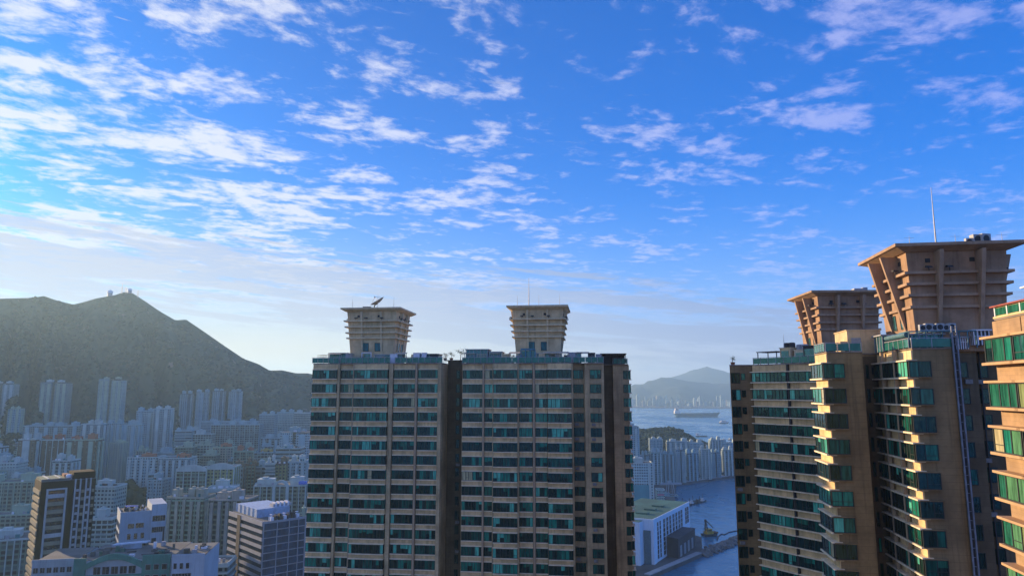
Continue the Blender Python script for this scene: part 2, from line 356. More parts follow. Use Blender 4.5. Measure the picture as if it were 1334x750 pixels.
def crown(parent, u0, v0, w, zb, zt, d=None, base=0.69, top=0.83, windows=True, bands_at=(0.47, 0.57, 0.68, 0.79), mw=None, mf=None, out=1.0, ledge=.34):
    """flared lift tower: tilted walls, wedge fins, ledges, a wide roof slab; its parts under one 'crown' part"""
    d = d or w; cx, cy = u0+w/2, v0+d/2; rs = random.Random(int(w*100+zt))
    b0, b1 = base/2, top/2; zs = zt-0.55
    def half(z): f = (z-zb)/(zs-zb); return b0+(b1-b0)*f
    m = MB(); q = []
    for z, h in ((zb, b0), (zs, b1)):
        q += [(cx-w*h, cy-d*h, z), (cx+w*h, cy-d*h, z), (cx+w*h, cy+d*h, z), (cx-w*h, cy+d*h, z)]
    m.hexa(q, 0)
    body = m.build('crown', [mw or crown_wall], parent)
    # slab with a thin tapered soffit
    m = MB(); m.box(u0, u0+w, v0, v0+d, zt-.34, zt, 0)
    i = 1.15; q = [(cx-w*b1-.25, cy-d*b1-.25, zs-.25), (cx+w*b1+.25, cy-d*b1-.25, zs-.25), (cx+w*b1+.25, cy+d*b1+.25, zs-.25), (cx-w*b1-.25, cy+d*b1+.25, zs-.25),
             (u0+.12, v0+.12, zt-.343), (u0+w-.12, v0+.12, zt-.343), (u0+w-.12, v0+d-.12, zt-.343), (u0+.12, v0+d-.12, zt-.343)]
    m.hexa(q, 0, skip=(1,)); m.build('roof_slab', [mf or crown_fin], body)
    faces = ((0, -1), (1, 0), (0, 1), (-1, 0))
    for nx, ny in faces:
        for sgn in (-1, 1):
            off = sgn*0.47
            h0 = half(zb+(zs-zb)*.16); z0 = zb+(zs-zb)*.16; m = MB(); t = .2
            def P(a, out, z):
                hh = half(z)
                if nx: return (cx+nx*(w*hh+out), cy+off*d*b0+a, z)
                return (cx+off*w*b0+a, cy+ny*(d*hh+out), z)
            o1 = out*w/13.2
            m.hexa([P(-t, -.1, z0), P(t, -.1, z0), P(t, .06, z0), P(-t, .06, z0), P(-t, -.1, zs-.3), P(t, -.1, zs-.3), P(t, o1, zs-.3), P(-t, o1, zs-.3)], 0)
            m.build('fin', [mf or crown_fin], body)
    for k, f in enumerate(bands_at):
        z = zb+(zs-zb)*f; h = half(z); e = ledge+0.08*k; m = MB()
        X0, X1, Y0, Y1 = cx-w*h-e, cx+w*h+e, cy-d*h-e, cy+d*h+e
        x0, x1, y0, y1 = cx-w*h+.2, cx+w*h-.2, cy-d*h+.2, cy+d*h-.2
        m.box(X0, X1, Y0, y0, z, z+.3, 0); m.box(X0, X1, y1, Y1, z, z+.3, 0); m.box(X0, x0, y0+.002, y1-.002, z, z+.3, 0); m.box(x1, X1, y0+.002, y1-.002, z, z+.3, 0)
        m.build('ledge', [mf or crown_fin], body)
    # floodlights on the top ledge, small vents above
    zl = zb+(zs-zb)*bands_at[-1]+.3
    for nx, ny in faces:
        for a in (-.62, -.2, .45):
            h = half(zl)
            if nx: x, y = cx+nx*(w*h+.7), cy+a*d*h
            else: x, y = cx+a*w*h, cy+ny*(d*h+.7)
            m = MB(); m.tube((x, y, zl), (x, y, zl+.35), .05); m.hexa([(x-.32,y-.32,zl+.3),(x+.32,y-.32,zl+.3),(x+.32,y+.32,zl+.42),(x-.32,y+.32,zl+.42),(x-.25,y-.25,zl+.5),(x+.25,y-.25,zl+.5),(x+.25,y+.25,zl+.62),(x-.25,y+.25,zl+.62)], 0)
            m.build('floodlight', [dark_m], body)
    zv = zb+(zs-zb)*.89
    for nx, ny in faces:
        for a in (-.22, .12):
            h = half(zv)
            m = MB()
            if nx: m.box(cx+nx*w*h-.1, cx+nx*w*h+.1, cy+a*d-.25, cy+a*d+.25, zv-.2, zv+.25, 0)
            else: m.box(cx+a*w-.25, cx+a*w+.25, cy+ny*d*h-.1, cy+ny*d*h+.1, zv-.2, zv+.25, 0)
            m.build('vent', [dark_m], body)
    if windows:
        zw = zb+(zs-zb)*.24; zx = zw+1.75
        for nx, ny in faces:
            if windows == 'side' and ny == -1: continue
            for a in (-.115, .115):
                m = MB(); h0, h1 = half(zw), half(zx); hw = .062
                if nx: q = [(cx+nx*(w*h0+.03), cy+(a-hw)*d, zw), (cx+nx*(w*h0+.03), cy+(a+hw)*d, zw), (cx+nx*(w*h1+.03), cy+(a+hw)*d, zx), (cx+nx*(w*h1+.03), cy+(a-hw)*d, zx)]
                else: q = [(cx+(a-hw)*w, cy+ny*(d*h0+.03), zw), (cx+(a+hw)*w, cy+ny*(d*h0+.03), zw), (cx+(a+hw)*w, cy+ny*(d*h1+.03), zx), (cx+(a-hw)*w, cy+ny*(d*h1+.03), zx)]
                m.quad(*q, 0)
                qa = [Vector(k) for k in q]
                for i in range(4): m.tube(qa[i], qa[(i+1) % 4], .06, n=4, m=1)
                m.tube((qa[0]+qa[1])/2, (qa[2]+qa[3])/2, .05, n=4, m=1)
                m.build('crown_window', [room_glass, frame_m], body)
    return body
def railing(parent, fr, s0, s1, z, h=1.05, d=0.0, step=1.25, name='railing'):
    """glass balustrade: panels, posts and a top rail"""
    m = MB(); n = max(1, round((s1-s0)/step)); L = (s1-s0)/n
    for i in range(n):
        a, c = s0+i*L+.06, s0+(i+1)*L-.06
        m.fbox(fr, a, c, d-.015, d+.015, z+.08, z+h-.06, 1)
    for i in range(n+1): m.fbox(fr, s0+i*L-.035, s0+i*L+.035, d-.04, d+.04, z, z+h, 0)
    m.fbox(fr, s0-.036, s1+.036, d-.05, d+.05, z+h+.002, z+h+.07, 0)
    return m.build(name, [rail_m, rail_glass], parent)
def room(parent, x0, x1, y0, y1, z0, z1, mats=None, roofo=0.25, name='roof_room', n=3, glass=True):
    """penthouse room: framed glass walls, flat roof"""
    m = MB(); m.box(x0, x1, y0, y1, z0, z1-.15, 1 if glass else 0)
    for i in range(n+1):
        x = x0+(x1-x0)*i/n; m.box(x-.06, x+.06, y0-.05, y0-.003, z0, z1-.15, 0)
    for i in range(n+1):
        y = y0+(y1-y0)*i/n
        for x in (x0, x1): m.box(x-.05, x+.05, y-.06, y+.06, z0, z1-.152, 0)
    m.box(x0, x1, y0-.052, y0-.004, z0+(z1-z0)*.55, z0+(z1-z0)*.55+.08, 0)
    m.box(x0-roofo, x1+roofo, y0-roofo, y1+roofo, z1-.148, z1, 2)
    return m.build(name, mats or [rail_m, room_glass, grey_m], parent)
def mast(loc, h, r, label, arms=0, cat='antenna'):
    m = MB(); m.tube((0,0,0), (0,0,h*.5), r, r*.75, 6); m.tube((0,0,h*.5), (0,0,h), r*.7, r*.3, 6); m.box(-r*3, r*3, -r*3, r*3, -.02, .06)
    for i in range(arms):
        z = h*(.75+.2*i/max(1, arms)); m.tube((-.6,0,z), (.6,0,z), r*.4, n=5)
    o = m.build('antenna_mast', [grey_m], None, loc); return tag(o, label, cat)
def ac_unit(loc, rz, label, group, s=1.0):
    o = empty('air_conditioner', loc, rz, label, 'air conditioner', group)
    m = MB(); m.box(-.5*s, .5*s, -.3*s, .3*s, .1, 1.1*s); m.box(-.42*s, -.3*s, -.28*s, .28*s, 0, .098); m.box(.3*s, .42*s, -.28*s, .28*s, 0, .098); m.build('casing', [mat('aged casing paint', (.40,.42,.42), .6, .2, 1)], o)
    m = MB()
    m.tube((-.05*s, -.305*s, .6*s), (-.05*s, -.33*s, .6*s), .36*s, n=14); m.build('fan', [dark_m], o)
    return o
def tree(loc, h, seed, label, pot=True, cat='tree', group=None, spread=0.45):
    r = random.Random(seed); o = empty('potted_tree' if pot else 'tree', loc, 0, label, cat, group); z = 0
    if pot:
        m = MB(); m.lathe((0,0,0), ((.0,0),(.3,0),(.42,.5),(.36,.5),(.34,.42),(0,.42)), 12); m.build('pot', [pot_m], o); z = .4
    m = MB(); top = Vector((r.uniform(-.1,.1)*h, r.uniform(-.1,.1)*h, z+(h-z)*.62)); m.tube((0,0,z), top, h*.03, h*.018, 6)
    tips = []
    for i in range(7):
        t = top*(.65+.35*r.random()); t.z = max(t.z, z+.2)
        e = t+Vector((r.uniform(-1,1), r.uniform(-1,1), r.uniform(.1,.8)))*h*spread*.6; m.tube(t, e, h*.012, h*.006, 5); tips.append(e)
    m.build('trunk', [bark_m], o)
    m = MB()
    for e in tips:
        for k in range(26):
            c = e+Vector((r.gauss(0,1), r.gauss(0,1), r.gauss(0,.7)))*h*.10
            a = Vector((r.gauss(0,1), r.gauss(0,1), r.gauss(0,1))).normalized()*h*.035; b = a.orthogonal().normalized()*h*.022
            m.quad(c-a, c-b, c+a, c+b)
    m.build('crown', [leaf_m], o)
    return o
# ================================================================== the twin towers in the middle
TM = [tile, band, slab, mat('weathered casing grey', (.22,.22,.21), .7)]
PHI_L = R(7)
def rect(x0, x1, y0, y1): return [(x0,y0),(x1,y0),(x1,y1),(x0,y1)]
def twin_one():
    P = Plan(490, 144.0, PHI_L); U = P.U
    T = Tower(P, 'residential_tower', 'tan tower with a satellite dish on its flared crown', zat(481.5, 143), 1.75, 2.86, 20, 11)
    zr = T.zt+1.2; xl, xr = U(408), U(576); f = Fr((0,0), (1,0))
    T.w.prism([(xl,0),(xr,0),(xr,5.2),(U(604,5.2),5.2),(U(604,5.2),22),(xl,22)], 0, zr-.02, 0)
    # recessed link wall to the next tower: wall tile with the recess shade put into its colour
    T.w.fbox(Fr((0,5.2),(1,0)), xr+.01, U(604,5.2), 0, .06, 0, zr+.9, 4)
    T.bay(f, U(408.6), U(440), .9, side=.03); T.bay(f, U(444), U(461), .12, inset=.05, side=.03); T.bay(f, U(463.2), U(506.5), 1.15, side=.03)
    T.bay(f, U(513.5), U(541), .35, inset=.2, side=.03); T.bay(f, U(545.2), U(570.5), .35, inset=.2, side=.03)
    T.bay(Fr((xl, 0), (0, 1), (-1, 0)), 1.2, 4.2, .5)
    fr2 = Fr((0,5.14),(1,0)); T.hole(fr2, U(594.5,5.2), U(599,5.2), hood=False, ac=.2)
    wall = T.finish([tile_l]+TM[1:]+[recess])
    for a, b in ((440.6, 443.4), (507.5, 512.6), (571.2, 575.6)):
        m = MB(); m.fbox(f, U(a), U(b), -.1, .8, 0, zr+.02); m.build('pier', [tile_l], T.root)
    for a in (462.1, 543.1):
        m = MB(); x = U(a); m.fbox(f, x-.2, x+.2, .3, .8, 0, zr+.05); m.build('downpipe', [pipe_m], T.root)
    m = MB(); m.box(xl-.05, xr+.05, -.5, 22, zr-.018, zr+.2); m.build('roof', [roof_m], T.root)
    z = zr+.2
    railing(T.root, f, xl-.3, U(441), z, 1.15, .35); railing(T.root, f, U(443), U(508), z, 1.15, .42); railing(T.root, f, U(514), xr, z, 1.15, .25)
    crown(T.root, U(443.5, 3.2, 400), 3.2, 13.3, z, zat(400.5, 148), out=.65, ledge=.5)
    # roof rooms
    room(T.root, U(423), U(446), 2.0, 6.0, z, z+2.3, [rail_m, room_glass, canvas_m]); room(T.root, U(541), U(566), 2.0, 6, z, z+2.0, [rail_m, room_glass, canvas_m])
    room(T.root, U(484), U(520), 1.6, 3.0, z, z+1.9)
    m = MB(); x0, x1 = U(468), U(481)
    for x in (x0, x1-.15): m.box(x, x+.15, .6, .75, z, z+2.1)
    m.box(x0, x1, .59, .76, z+2.102, z+2.3); m.box(x0+.2, x1-.2, 1.4, 1.5, z, z+2.0, 1); m.build('arch_frame', [white_m, room_glass], T.root)
    m = MB(); m.box(U(533), U(536), .9, 1.3, z, z+1.8); m.build('roof_hatch', [crown_wall], T.root)
    # link roof
    m = MB(); m.box(U(577,5.2), U(603,5.2), 5.3, 9, zr+.92, zr+1.0); m.build('link_roof', [roof_m], T.root)
    return P, z, T
P1, zl1, T1 = twin_one()
def twin_two():
    P = Plan(705, 139.9, PHI_L); U = P.U
    T = Tower(P, 'residential_tower', 'tan tower with a tall thin mast on its flared crown', zat(481.5, 140), 1.75, 2.86, 20, 12)
    zr = T.zt+1.2; f = Fr((0,0),(1,0)); xl, xr = U(602), U(745.8)
    xa = U(762, .8); xb = U(787, .8); xe0 = U(799, 8.5); xe1 = U(818.5, 8.5)
    T.w.prism([(xl,0),(xr,0),(xr,2.0),(xa,2.0),(xa,.8),(xb,.8),(xb,9.5),(xe0,9.5),(xe0,8.5),(xe1,8.5),(xe1,19),(xl,19)], 0, zr-.02, 0)
    T.bay(f, U(603), U(629), .15, inset=.05, side=.03); T.bay(f, U(631.6), U(642.5), .15, inset=.05, side=.03); T.bay(f, U(644), U(674.5), 1.2, side=.03)
    T.bay(f, U(676), U(693.5), .15, inset=.05, side=.03); T.bay(f, U(697.5), U(712.5), .15, inset=.05, side=.03); T.bay(f, U(714), U(744.5), 1.2, side=.03)
    T.hole(Fr((0,2.0),(1,0)), U(747.5,2), U(760,2), hood=True, ac=.35)
    T.hole(Fr((0,.8),(1,0)), U(769,.8), U(783,.8), weights=(26,20,24,16,4,4,0,0,0), ac=.3)
    T.w.fbox(Fr((0,9.44),(1,0)), xb+.02, xe0-.02, 0, .03, 0, zr+.3, 4)
    fs = Fr((xe1, 8.5), (0,1), (1,0)); T.bay(fs, .5, 2.6, .55, smat=0)
    T.hole(Fr((0,8.5),(1,0)), xe1-.95, xe1-.08, hood=True, weights=(40,30,20,6,0,0,0,0,0))
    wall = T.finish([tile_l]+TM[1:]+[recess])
    for a, b in ((643.1,643.9),(675,675.9),(745.2,746.2)):
        m = MB(); m.fbox(f, U(a)-.1, U(b)+.1, -.1, .95, 0, zr+.02); m.build('pier', [tile_l], T.root)
    for a in (629.9+.4, 695.6):
        m = MB(); x = U(a); m.fbox(f, x-.17, x+.17, .25, .7, 0, zr+.05); m.build('downpipe', [pipe_m], T.root)
    m = MB(); x = U(696.9); m.fbox(f, x-.06, x+.06, .28, .42, 0, zr); m.build('downpipe', [pipe_m], T.root)
    m = MB(); m.prism([(xl-.05,-.5),(xr+.02,-.5),(xr+.02,1.5),(xa,1.5),(xa,.5),(xb+.05,.5),(xb+.05,9.0),(xe0,9.0),(xe0,8.2),(xe1+.1,8.2),(xe1+.1,19.1),(xl-.05,19.1)], zr-.018, zr+.2); m.build('roof', [roof_m], T.root)
    z = zr+.2
    railing(T.root, f, xl, U(642.5), z, 1.15, .2); railing(T.root, f, U(644), U(675), z, 1.15, .35); railing(T.root, f, U(676), U(745), z, 1.15, .3); railing(T.root, Fr((0,.8),(1,0)), U(747), xb, z, 1.15, .1)
    railing(T.root, Fr((0,8.5),(1,0)), xe0, xe1, z, 1.15, .1)
    crown(T.root, U(659.5, 3.0, 400), 3.0, 12.9, z, zat(397.5, 143.5), out=.65, ledge=.5)
    room(T.root, U(606), U(634), .9, 5, z, z+2.9, n=6); room(T.root, U(636), U(652), 1.2, 5, z, z+2.4, n=3)
    m = MB(); x0, x1 = U(678), U(697)
    for i in range(4): x = x0+(x1-x0)*i/3; m.box(x-.1, x+.1, .8, 1.0, z, z+2.6)
    m.box(x0, x1, .75, 1.05, z+2.602, z+2.95); m.box(x0+.1, x1-.1, 1.5, 1.6, z, z+2.5, 1); m.build('window_frame', [mat('blue painted frame', (0.05,0.22,0.30), .5), room_glass], T.root)
    room(T.root, U(699), U(715), 1.2, 3, z, z+2.0, n=3); room(T.root, U(741), U(757), 2.2, 5, z, z+2.2, n=3)
    # dark steel pergola at the far end
    m = MB(); a, b = U(784, 1.5), U(817, 9)
    for i in range(7):
        x = U(784,5)+(U(816,5)-U(784,5))*i/6; m.box(x-.06, x+.06, 5.0, 5.12, z, z+1.9); m.box(x-.06, x+.06, 12, 12.12, z, z+1.9)
    m.box(U(784,5)-.2, U(816,5)+.2, 4.8, 12.3, z+1.902, z+2.05); m.box(U(784,5), U(816,5), 9, 9.1, z, z+1.85)
    m.build('pergola', [dark_m], T.root)
    return P, z, T
P2, zl2, T2 = twin_two()
# things on those roofs
q = P1.world(P1.U(478.5, 9.6, 396), 9.6, zat(400.5, 148))
def dish(P, loc, label):
    o = empty('satellite_dish', loc, 0, label, 'satellite dish')
    m = MB(); m.box(-.9, .9, -.5, .5, 0, .9); m.tube((1.6,0,0), (1.6,0,1.3), .12); m.tube((1.6,0,1.2), (2.4,0,1.7), .1); m.build('mount', [dark_m], o)
    m = MB(); n = 24; c = Vector((2.5,0,1.75)); ax = Vector((-.52,-.16,.84)).normalized(); u = ax.orthogonal().normalized(); w = ax.cross(u)
    rings = [(.02,0),(.5,.05),(1.0,.18),(1.45,.4),(1.75,.6)]
    for r, h in rings:
        for i in range(n):
            t = 2*math.pi*i/n; m.v.append(tuple(c+u*r*math.cos(t)+w*r*math.sin(t)+ax*h))
    for k in range(4):
        for i in range(n):
            j = (i+1) % n; m.f.append((k*n+i,k*n+j,(k+1)*n+j,(k+1)*n+i)); m.mi.append(0)
    m.build('reflector', [mat('dish paint', (.20,.21,.19), .5)], o, smooth=True)
    m = MB(); tip = c+ax*1.6
    for i in (0, 8, 16): m.tube(Vector(m.v[0]) if False else c+u*1.7*math.cos(i/24*6.283)+w*1.7*math.sin(i/24*6.283)+ax*.58, tip, .035, n=5)
    m.tube(tip-ax*.2, tip+ax*.15, .12, n=8); m.build('feed_arm', [grey_m], o)
dish(P1, q, 'large satellite dish standing on the flat slab of a tower crown')
mast(P2.world(P2.U(689, 8, 397), 8, zat(397.5, 143.5)), 6.6, .11, 'tall thin white mast on the crown roof beside the harbour gap')
for i, (P, px, v, zz, h) in enumerate(((P1, 459, 5, zat(400.5,148), 2.2), (P1, 513, 5, zat(400.5,148), 2.4), (P1, 492, 5, zat(400.5,148), 3.2), (P2, 674, 5, zat(397.5,143.5), 2.3), (P2, 702, 6, zat(397.5,143.5), 2.6), (P2, 729, 5, zat(397.5,143.5), 2.5))):
    o = mast(P.world(P.U(px, v, 398), v, zz), h, .05, 'short thin rod near the dish on the tower crown' if i < 3 else 'short thin rod near the tall mast on the tower crown', 1 if i == 2 else 0)
    o['group'] = 'short rods on the dish crown' if i < 3 else 'short rods on the mast crown'
tree(P1.world(P1.U(600, 7, 465), 7, zl1+.85), 2.9, 5, 'small bare branched tree on the link roof between the twin towers', pot=False)
for i, px in enumerate((448, 472, 525, 552, 580, 588)):
    tree(P1.world(P1.U(px, 1.0 if px < 575 else 7, 468), 1.0 if px < 575 else 7, zl1+(0 if px < 575 else .82)), 1.3+.3*(i % 3), 20+i, 'small potted shrub behind the glass rail of the dish tower roof', group='shrubs on the dish tower roof')
for i, px in enumerate((651, 668, 722, 733, 738)):
    tree(P2.world(P2.U(px, 1.2, 468), 1.2, zl2), 1.5+.4*(i % 3), 40+i, 'small potted shrub behind the glass rail of the mast tower roof', group='shrubs on the mast tower roof')

def terrace(P, T, z, spots, seed):
    r = random.Random(seed)
    for px, v in spots:
        x = P.U(px, v, 468); k = r.choice(('awning', 'box', 'trellis', 'box'))
        if k == 'awning':
            m = MB(); w = r.uniform(1.6, 2.6)
            for a in (0, w): m.box(x+a-.05, x+a+.05, v-.05, v+.05, z, z+1.9); m.box(x+a-.05, x+a+.05, v+1.6, v+1.7, z, z+2.3)
            m.hexa([(x-.2,v-.3,z+1.902),(x+w+.2,v-.3,z+1.902),(x+w+.2,v+1.9,z+2.302),(x-.2,v+1.9,z+2.302),(x-.2,v-.3,z+1.97),(x+w+.2,v-.3,z+1.97),(x+w+.2,v+1.9,z+2.37),(x-.2,v+1.9,z+2.37)], 1); m.build('terrace_awning', [rail_m, canvas_m], T.root)
        elif k == 'trellis':
            m = MB()
            for i in range(5): m.box(x+i*.45-.03, x+i*.45+.03, v, v+.06, z, z+1.9)
            for i in range(4): m.box(x-.05, x+1.85, v-.04, v-.002, z+.3+i*.5, z+.36+i*.5)
            m.build('trellis', [crown_fin], T.root)
        else:
            m = MB(); w = r.uniform(.7, 1.6); h = r.uniform(1.0, 2.1); m.box(x, x+w, v, v+1, z, z+h); m.box(x-.06, x+w+.06, v-.06, v+1.06, z+h+.003, z+h+.1); m.build('roof_plant', [r.choice((grey_m, white_m, crown_wall, dark_m))], T.root)
terrace(P1, T1, zl1, [(414,1.5),(418,2.6),(428,.8),(450,1.2),(456,.9),(490,.9),(498,.8),(508,.9),(516,1.4),(530,1.2),(538,.9),(549,.9),(560,.8),(570,1.5)], 5)
terrace(P2, T2, zl2, [(605,.5),(622,.4),(640,.8),(654,1),(664,.7),(672,.9),(702,.6),(709,.8),(719,1.2),(727,1.0),(735,1.3),(741,1.0),(752,2.4),(766,2.4),(776,2.2)], 6)
# ================================================================== tower A, standing between the harbour and the big sunlit tower
def tower_a():
    P = Plan(952, 121.5, R(3)); U = P.U
    T = Tower(P, 'residential_tower', 'tan tower rising beside the harbour, its wide windowed face turned inward', zat(485.3, 121), 1.62, 2.9, 14, 13)
    f = Fr((0,0),(1,0)); zr = T.zt+1.22
    t1 = ray(981.5, 512)[0]; c1 = P.local(t1*121.3, 121.3); dv = Vector((.545, -.84)); 
    # direction of the wide face in plan coordinates
    c2w = (t1*121.3+dv.x*13.5, 121.3+dv.y*13.5); c2 = P.local(*c2w)
    T.w.prism([(0,0),(c1[0],0),c2,(c2[0]+9,c2[1]+2),(c2[0]+10,26),(7.6,26)], 0, zr-.02, 0)
    fw = Fr((c1[0],0), (c2[0]-c1[0], c2[1]))
    T.bay(fw, .25, 7.0, .5, panes=9); T.bay(fw, 7.45, 12.3, .35, panes=5)
    T.hole(f, U(953.5), U(964.5), weights=(40,30,20,10,2,0,0,0,0), dz0=-.2, hood=False, ac=.15); T.hole(f, U(966.5), U(971.5), dz1=-.1, dz0=.35, hood=False)
    T.finish(TM+[recess])
    m = MB(); m.fbox(fw, 7.08, 7.38, .1, .45, 0, zr); m.build('downpipe', [dark_m], T.root)
    m = MB(); m.prism([(-.05,-.1),(c1[0],-.1),(c2[0]-.2,c2[1]-.3),(c2[0]+9,c2[1]+2),(c2[0]+10,26),(7.6,26)], zr-.018, zr+.18); m.build('roof', [roof_m], T.root)
    z = zr+.18
    railing(T.root, fw, .2, 12.4, z, 1.1, -.1, 1.5)
    ro = P.local(ray(1057,378)[0]*117, 117)
    crown(T.root, ro[0], ro[1], 13.2, z+.3, zat(378, 117), 12.2, base=.68, top=.79, mw=crown_dark, mf=crown_dark_fin, out=1.5)
    # roof clutter: pergola, tank rooms
    m = MB(); A = fw.p(1.2,-1.6)
    for s, d in ((.4,-1.2),(.4,-4),(4.2,-1.2),(4.2,-4)): m.fbox(fw, s-.06, s+.06, d-.06, d+.06, z, z+2.1)
    m.fbox(fw, .2, 4.4, -4.2, -1.0, z+2.102, z+2.22); m.build('pergola', [dark_m], T.root)
    def broom(s0, s1, d0, d1, h, mt, name='tank_room'):
        m = MB(); m.fbox(fw, s0, s1, d0, d1, z, z+h); m.fbox(fw, s0-.1, s1+.1, d0-.1, d1+.1, z+h+.002, z+h+.14); m.fbox(fw, s0+.3, s1-.3, d1+.002, d1+.05, z+.4, z+h-.4, 1); m.build(name, [mt, room_glass], T.root)
    broom(4.6, 6.6, -4.5, -1.6, 2.6, crown_wall); broom(6.9, 9.0, -5, -2.2, 2.2, slab); broom(9.3, 12.3, -4.5, -1.2, 2.7, dark_m)
    for s in (4.9, 5.9, 7.3, 8.3): 
        m = MB(); x, y = fw.p(s, -3.2); m.lathe((x,y,z+(2.74 if s < 6.7 else 2.34)), ((0,0),(.55,0),(.55,.75),(.4,.9),(0,.9)), 12); m.build('water_tank', [dark_m if s < 6.7 else grey_m], T.root)
    return P, z, T, fw
PA, zA, TA, fwA = tower_a()
q = fwA.p(5.2, -2.0); mast(PA.world(q[0], q[1], zA+2.75), 2.3, .05, 'thin pole beside the tanks on the roof above the wide windowed face')
tree(PA.world(.9, 1.2, zA), 1.7, 60, 'small potted tree on the roof corner nearest the harbour')
zca = zat(378, 117)
def tank_pair(P, u, v, z, label):
    o = empty('roof_tank', P.world(u, v, z), -P.phi, label, 'water tank')
    m = MB(); m.box(-1.0,.6,-.7,.7,.25,1.15); m.tube((1.1,0,.3),(1.1,0,1.35),.55,n=12); m.build('tank', [grey_m], o)
    m = MB()
    for x in (-.9,.5): m.box(x-.08,x+.08,-.6,.6,0,.248)
    m.box(.7,1.5,-.4,.4,0,.29); m.build('stand', [dark_m], o)
tank_pair(PA, PA.U(1118, 3, 378), 3, zca, 'dark boxed tanks on the smaller crown slab')
mast(PA.world(PA.U(1071, 2, 378), 2, zca), 1.2, .03, 'very short thin rod on the smaller crown slab')

# ================================================================== tower B, the big one with a sunlit side
def tower_b():
    t0 = ray(1193.5, 512)[0]; P = Plan(1193.5, 74.6, R(9)); U, V = P.U, P.V
    T = Tower(P, 'residential_tower', 'brown tiled tower with a low sun on its stepped bay windows and big flared crown', zat(470.3, 74.6), 1.68, 2.9, 13, 14)
    zr = T.zt+1.3; f = Fr((0,0),(1,0)); fl = Fr((0,0),(0,1),(-1,0))
    xr = U(1249); w1 = (U(1080.5, 6.4, 505), 6.4); w1r = U(1127, 6.4); vr = 10.6
    xq = U(1276, 4.0)
    T.w.prism([(0,0),(xr,0),(xr,4.0),(xq,4.0),(xq,6.5),(xq+7,6.5),(xq+7,26),(w1[0]+5.5,26),(w1[0]+3.4,11.6),(w1[0],11.6),(w1[0],6.4),(w1r,6.4),(w1r,vr),(0,vr)], 0, zr-.02, 0)
    # front wing: corner bay wrapping from the side face to the front
    T.bay(fl, .06, 3.45, .62, ends=(False, True), extra=.0, inset=.45, panes=4); T.bay(fl, 3.95, 7.3, .62, inset=.45, panes=4); T.bay(fl, 7.75, 10.2, .62, inset=.45, panes=3)
    T.bay(f, -.60, U(1214), .30, ends=(False, True), spand=False, panes=2)
    for k in range(T.n):
        z1 = T.zt-k*T.fh; z0 = z1-T.hw
        for a, b in ((z1+.006, z1+.10), (z0-.10, z0-.006)): T.w.fbox(f, -.60, U(1214)+.15, .01, .38, a, b, 0)
    # rear wing with its own corner bay
    fl1 = Fr(w1, (0,1), (-1,0)); f1 = Fr(w1, (1,0))
    T.bay(fl1, .06, 4.9, .62, ends=(False, True), inset=.5, panes=4)
    bw = U(1101, 6.4)-w1[0]
    T.bay(f1, -.60, bw, .30, ends=(False, True), spand=False, panes=2)
    for k in range(T.n):
        z1 = T.zt-k*T.fh; z0 = z1-T.hw
        for a, b in ((z1+.006, z1+.10), (z0-.10, z0-.006)): T.w.fbox(f1, -.60, bw+.15, .01, .38, a, b, 0)
    # light wells: thin tile sheets with the shade put into their colour
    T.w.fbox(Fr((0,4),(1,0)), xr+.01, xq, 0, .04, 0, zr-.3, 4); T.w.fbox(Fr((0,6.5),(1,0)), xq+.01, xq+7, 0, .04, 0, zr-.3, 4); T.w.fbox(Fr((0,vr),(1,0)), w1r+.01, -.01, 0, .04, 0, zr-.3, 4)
    T.hole(Fr((0,vr),(1,0)), U(1130,vr), U(1133.5,vr), hood=False, ac=.1); T.hole(Fr((0,vr),(1,0)), U(1138,vr), U(1141,vr), hood=False, dz0=.5, dz1=-.3)
    T.hole(Fr((0,4),(1,0)), U(1254,4), U(1263,4), hood=False, ac=.12); T.hole(Fr((0,6.5),(1,0)), xq+.6, xq+2.2, hood=False, ac=.25)
    T.finish(TM+[recess])
    for v in (3.7, 7.53):
        m = MB(); m.fbox(fl, v-.16, v+.16, .35, .72, 0, zr+.02); m.build('downpipe', [pipe_m], T.root)
    # side fins standing off the wall under the bays cast the dark halves of the bands
    # cleaning-cradle rail on the corner
    m = MB(); x = U(1247.5)
    for a in (-.22, .22): m.box(x+a-.065, x+a+.065, -.55, -.38, 60, zr+2.4)
    m.box(x-.2, x+.2, -.2, -.1, 60, zr+1.2, 1)
    for i in range(60): zz = zr+2.2-i*.9; m.box(x-.17, x+.17, -.47, -.41, zz, zz+.06)
    m.build('cradle_rail', [mat('blue grey rail paint', (.19,.22,.26), .5), dark_m], T.root)
    m = MB(); m.box(U(1278,6.4), U(1278,6.4)+.12, 6.2, 6.32, 60, zr); m.build('downpipe', [dark_m], T.root)
    m = MB(); m.prism([(-.1,-.1),(xr+.05,-.1),(xr+.05,3.9),(xq+7,3.9),(xq+7,26),(w1[0]+5.5,26),(w1[0]+3.4,11.7),(w1[0]-.1,11.7),(w1[0]-.1,6.3),(w1r+.02,6.3),(w1r+.02,vr-.05),(-.1,vr-.05)], zr-.018, zr+.12); m.build('roof', [roof_m], T.root)
    z = zr+.12
    railing(T.root, f, -.15, xr-.3, z, 1.0, .25, 2.2); railing(T.root, fl, .0, 9.8, z, 1.0, .35, 1.35)
    railing(T.root, f1, -.2, w1r-w1[0]-.1, z, 1.0, .2, 1.4); railing(T.root, fl1, 0, 4.2, z, 1.0, .3, 1.2)
    # raised lift-lobby wall behind the light well, stepped stair wall
    m = MB(); m.box(w1r-.25, .6, vr+.02, vr+5, z, zat(432, 87)); m.box(w1r-.35, .7, vr-.06, vr+5.1, zat(432,87)+.002, zat(432,87)+.12); m.box(w1r+.2, w1r+1.3, vr-.05, vr+.015, z+.1, z+1.9, 1); m.build('lobby_wall', [crown_wall, grey_m], T.root)
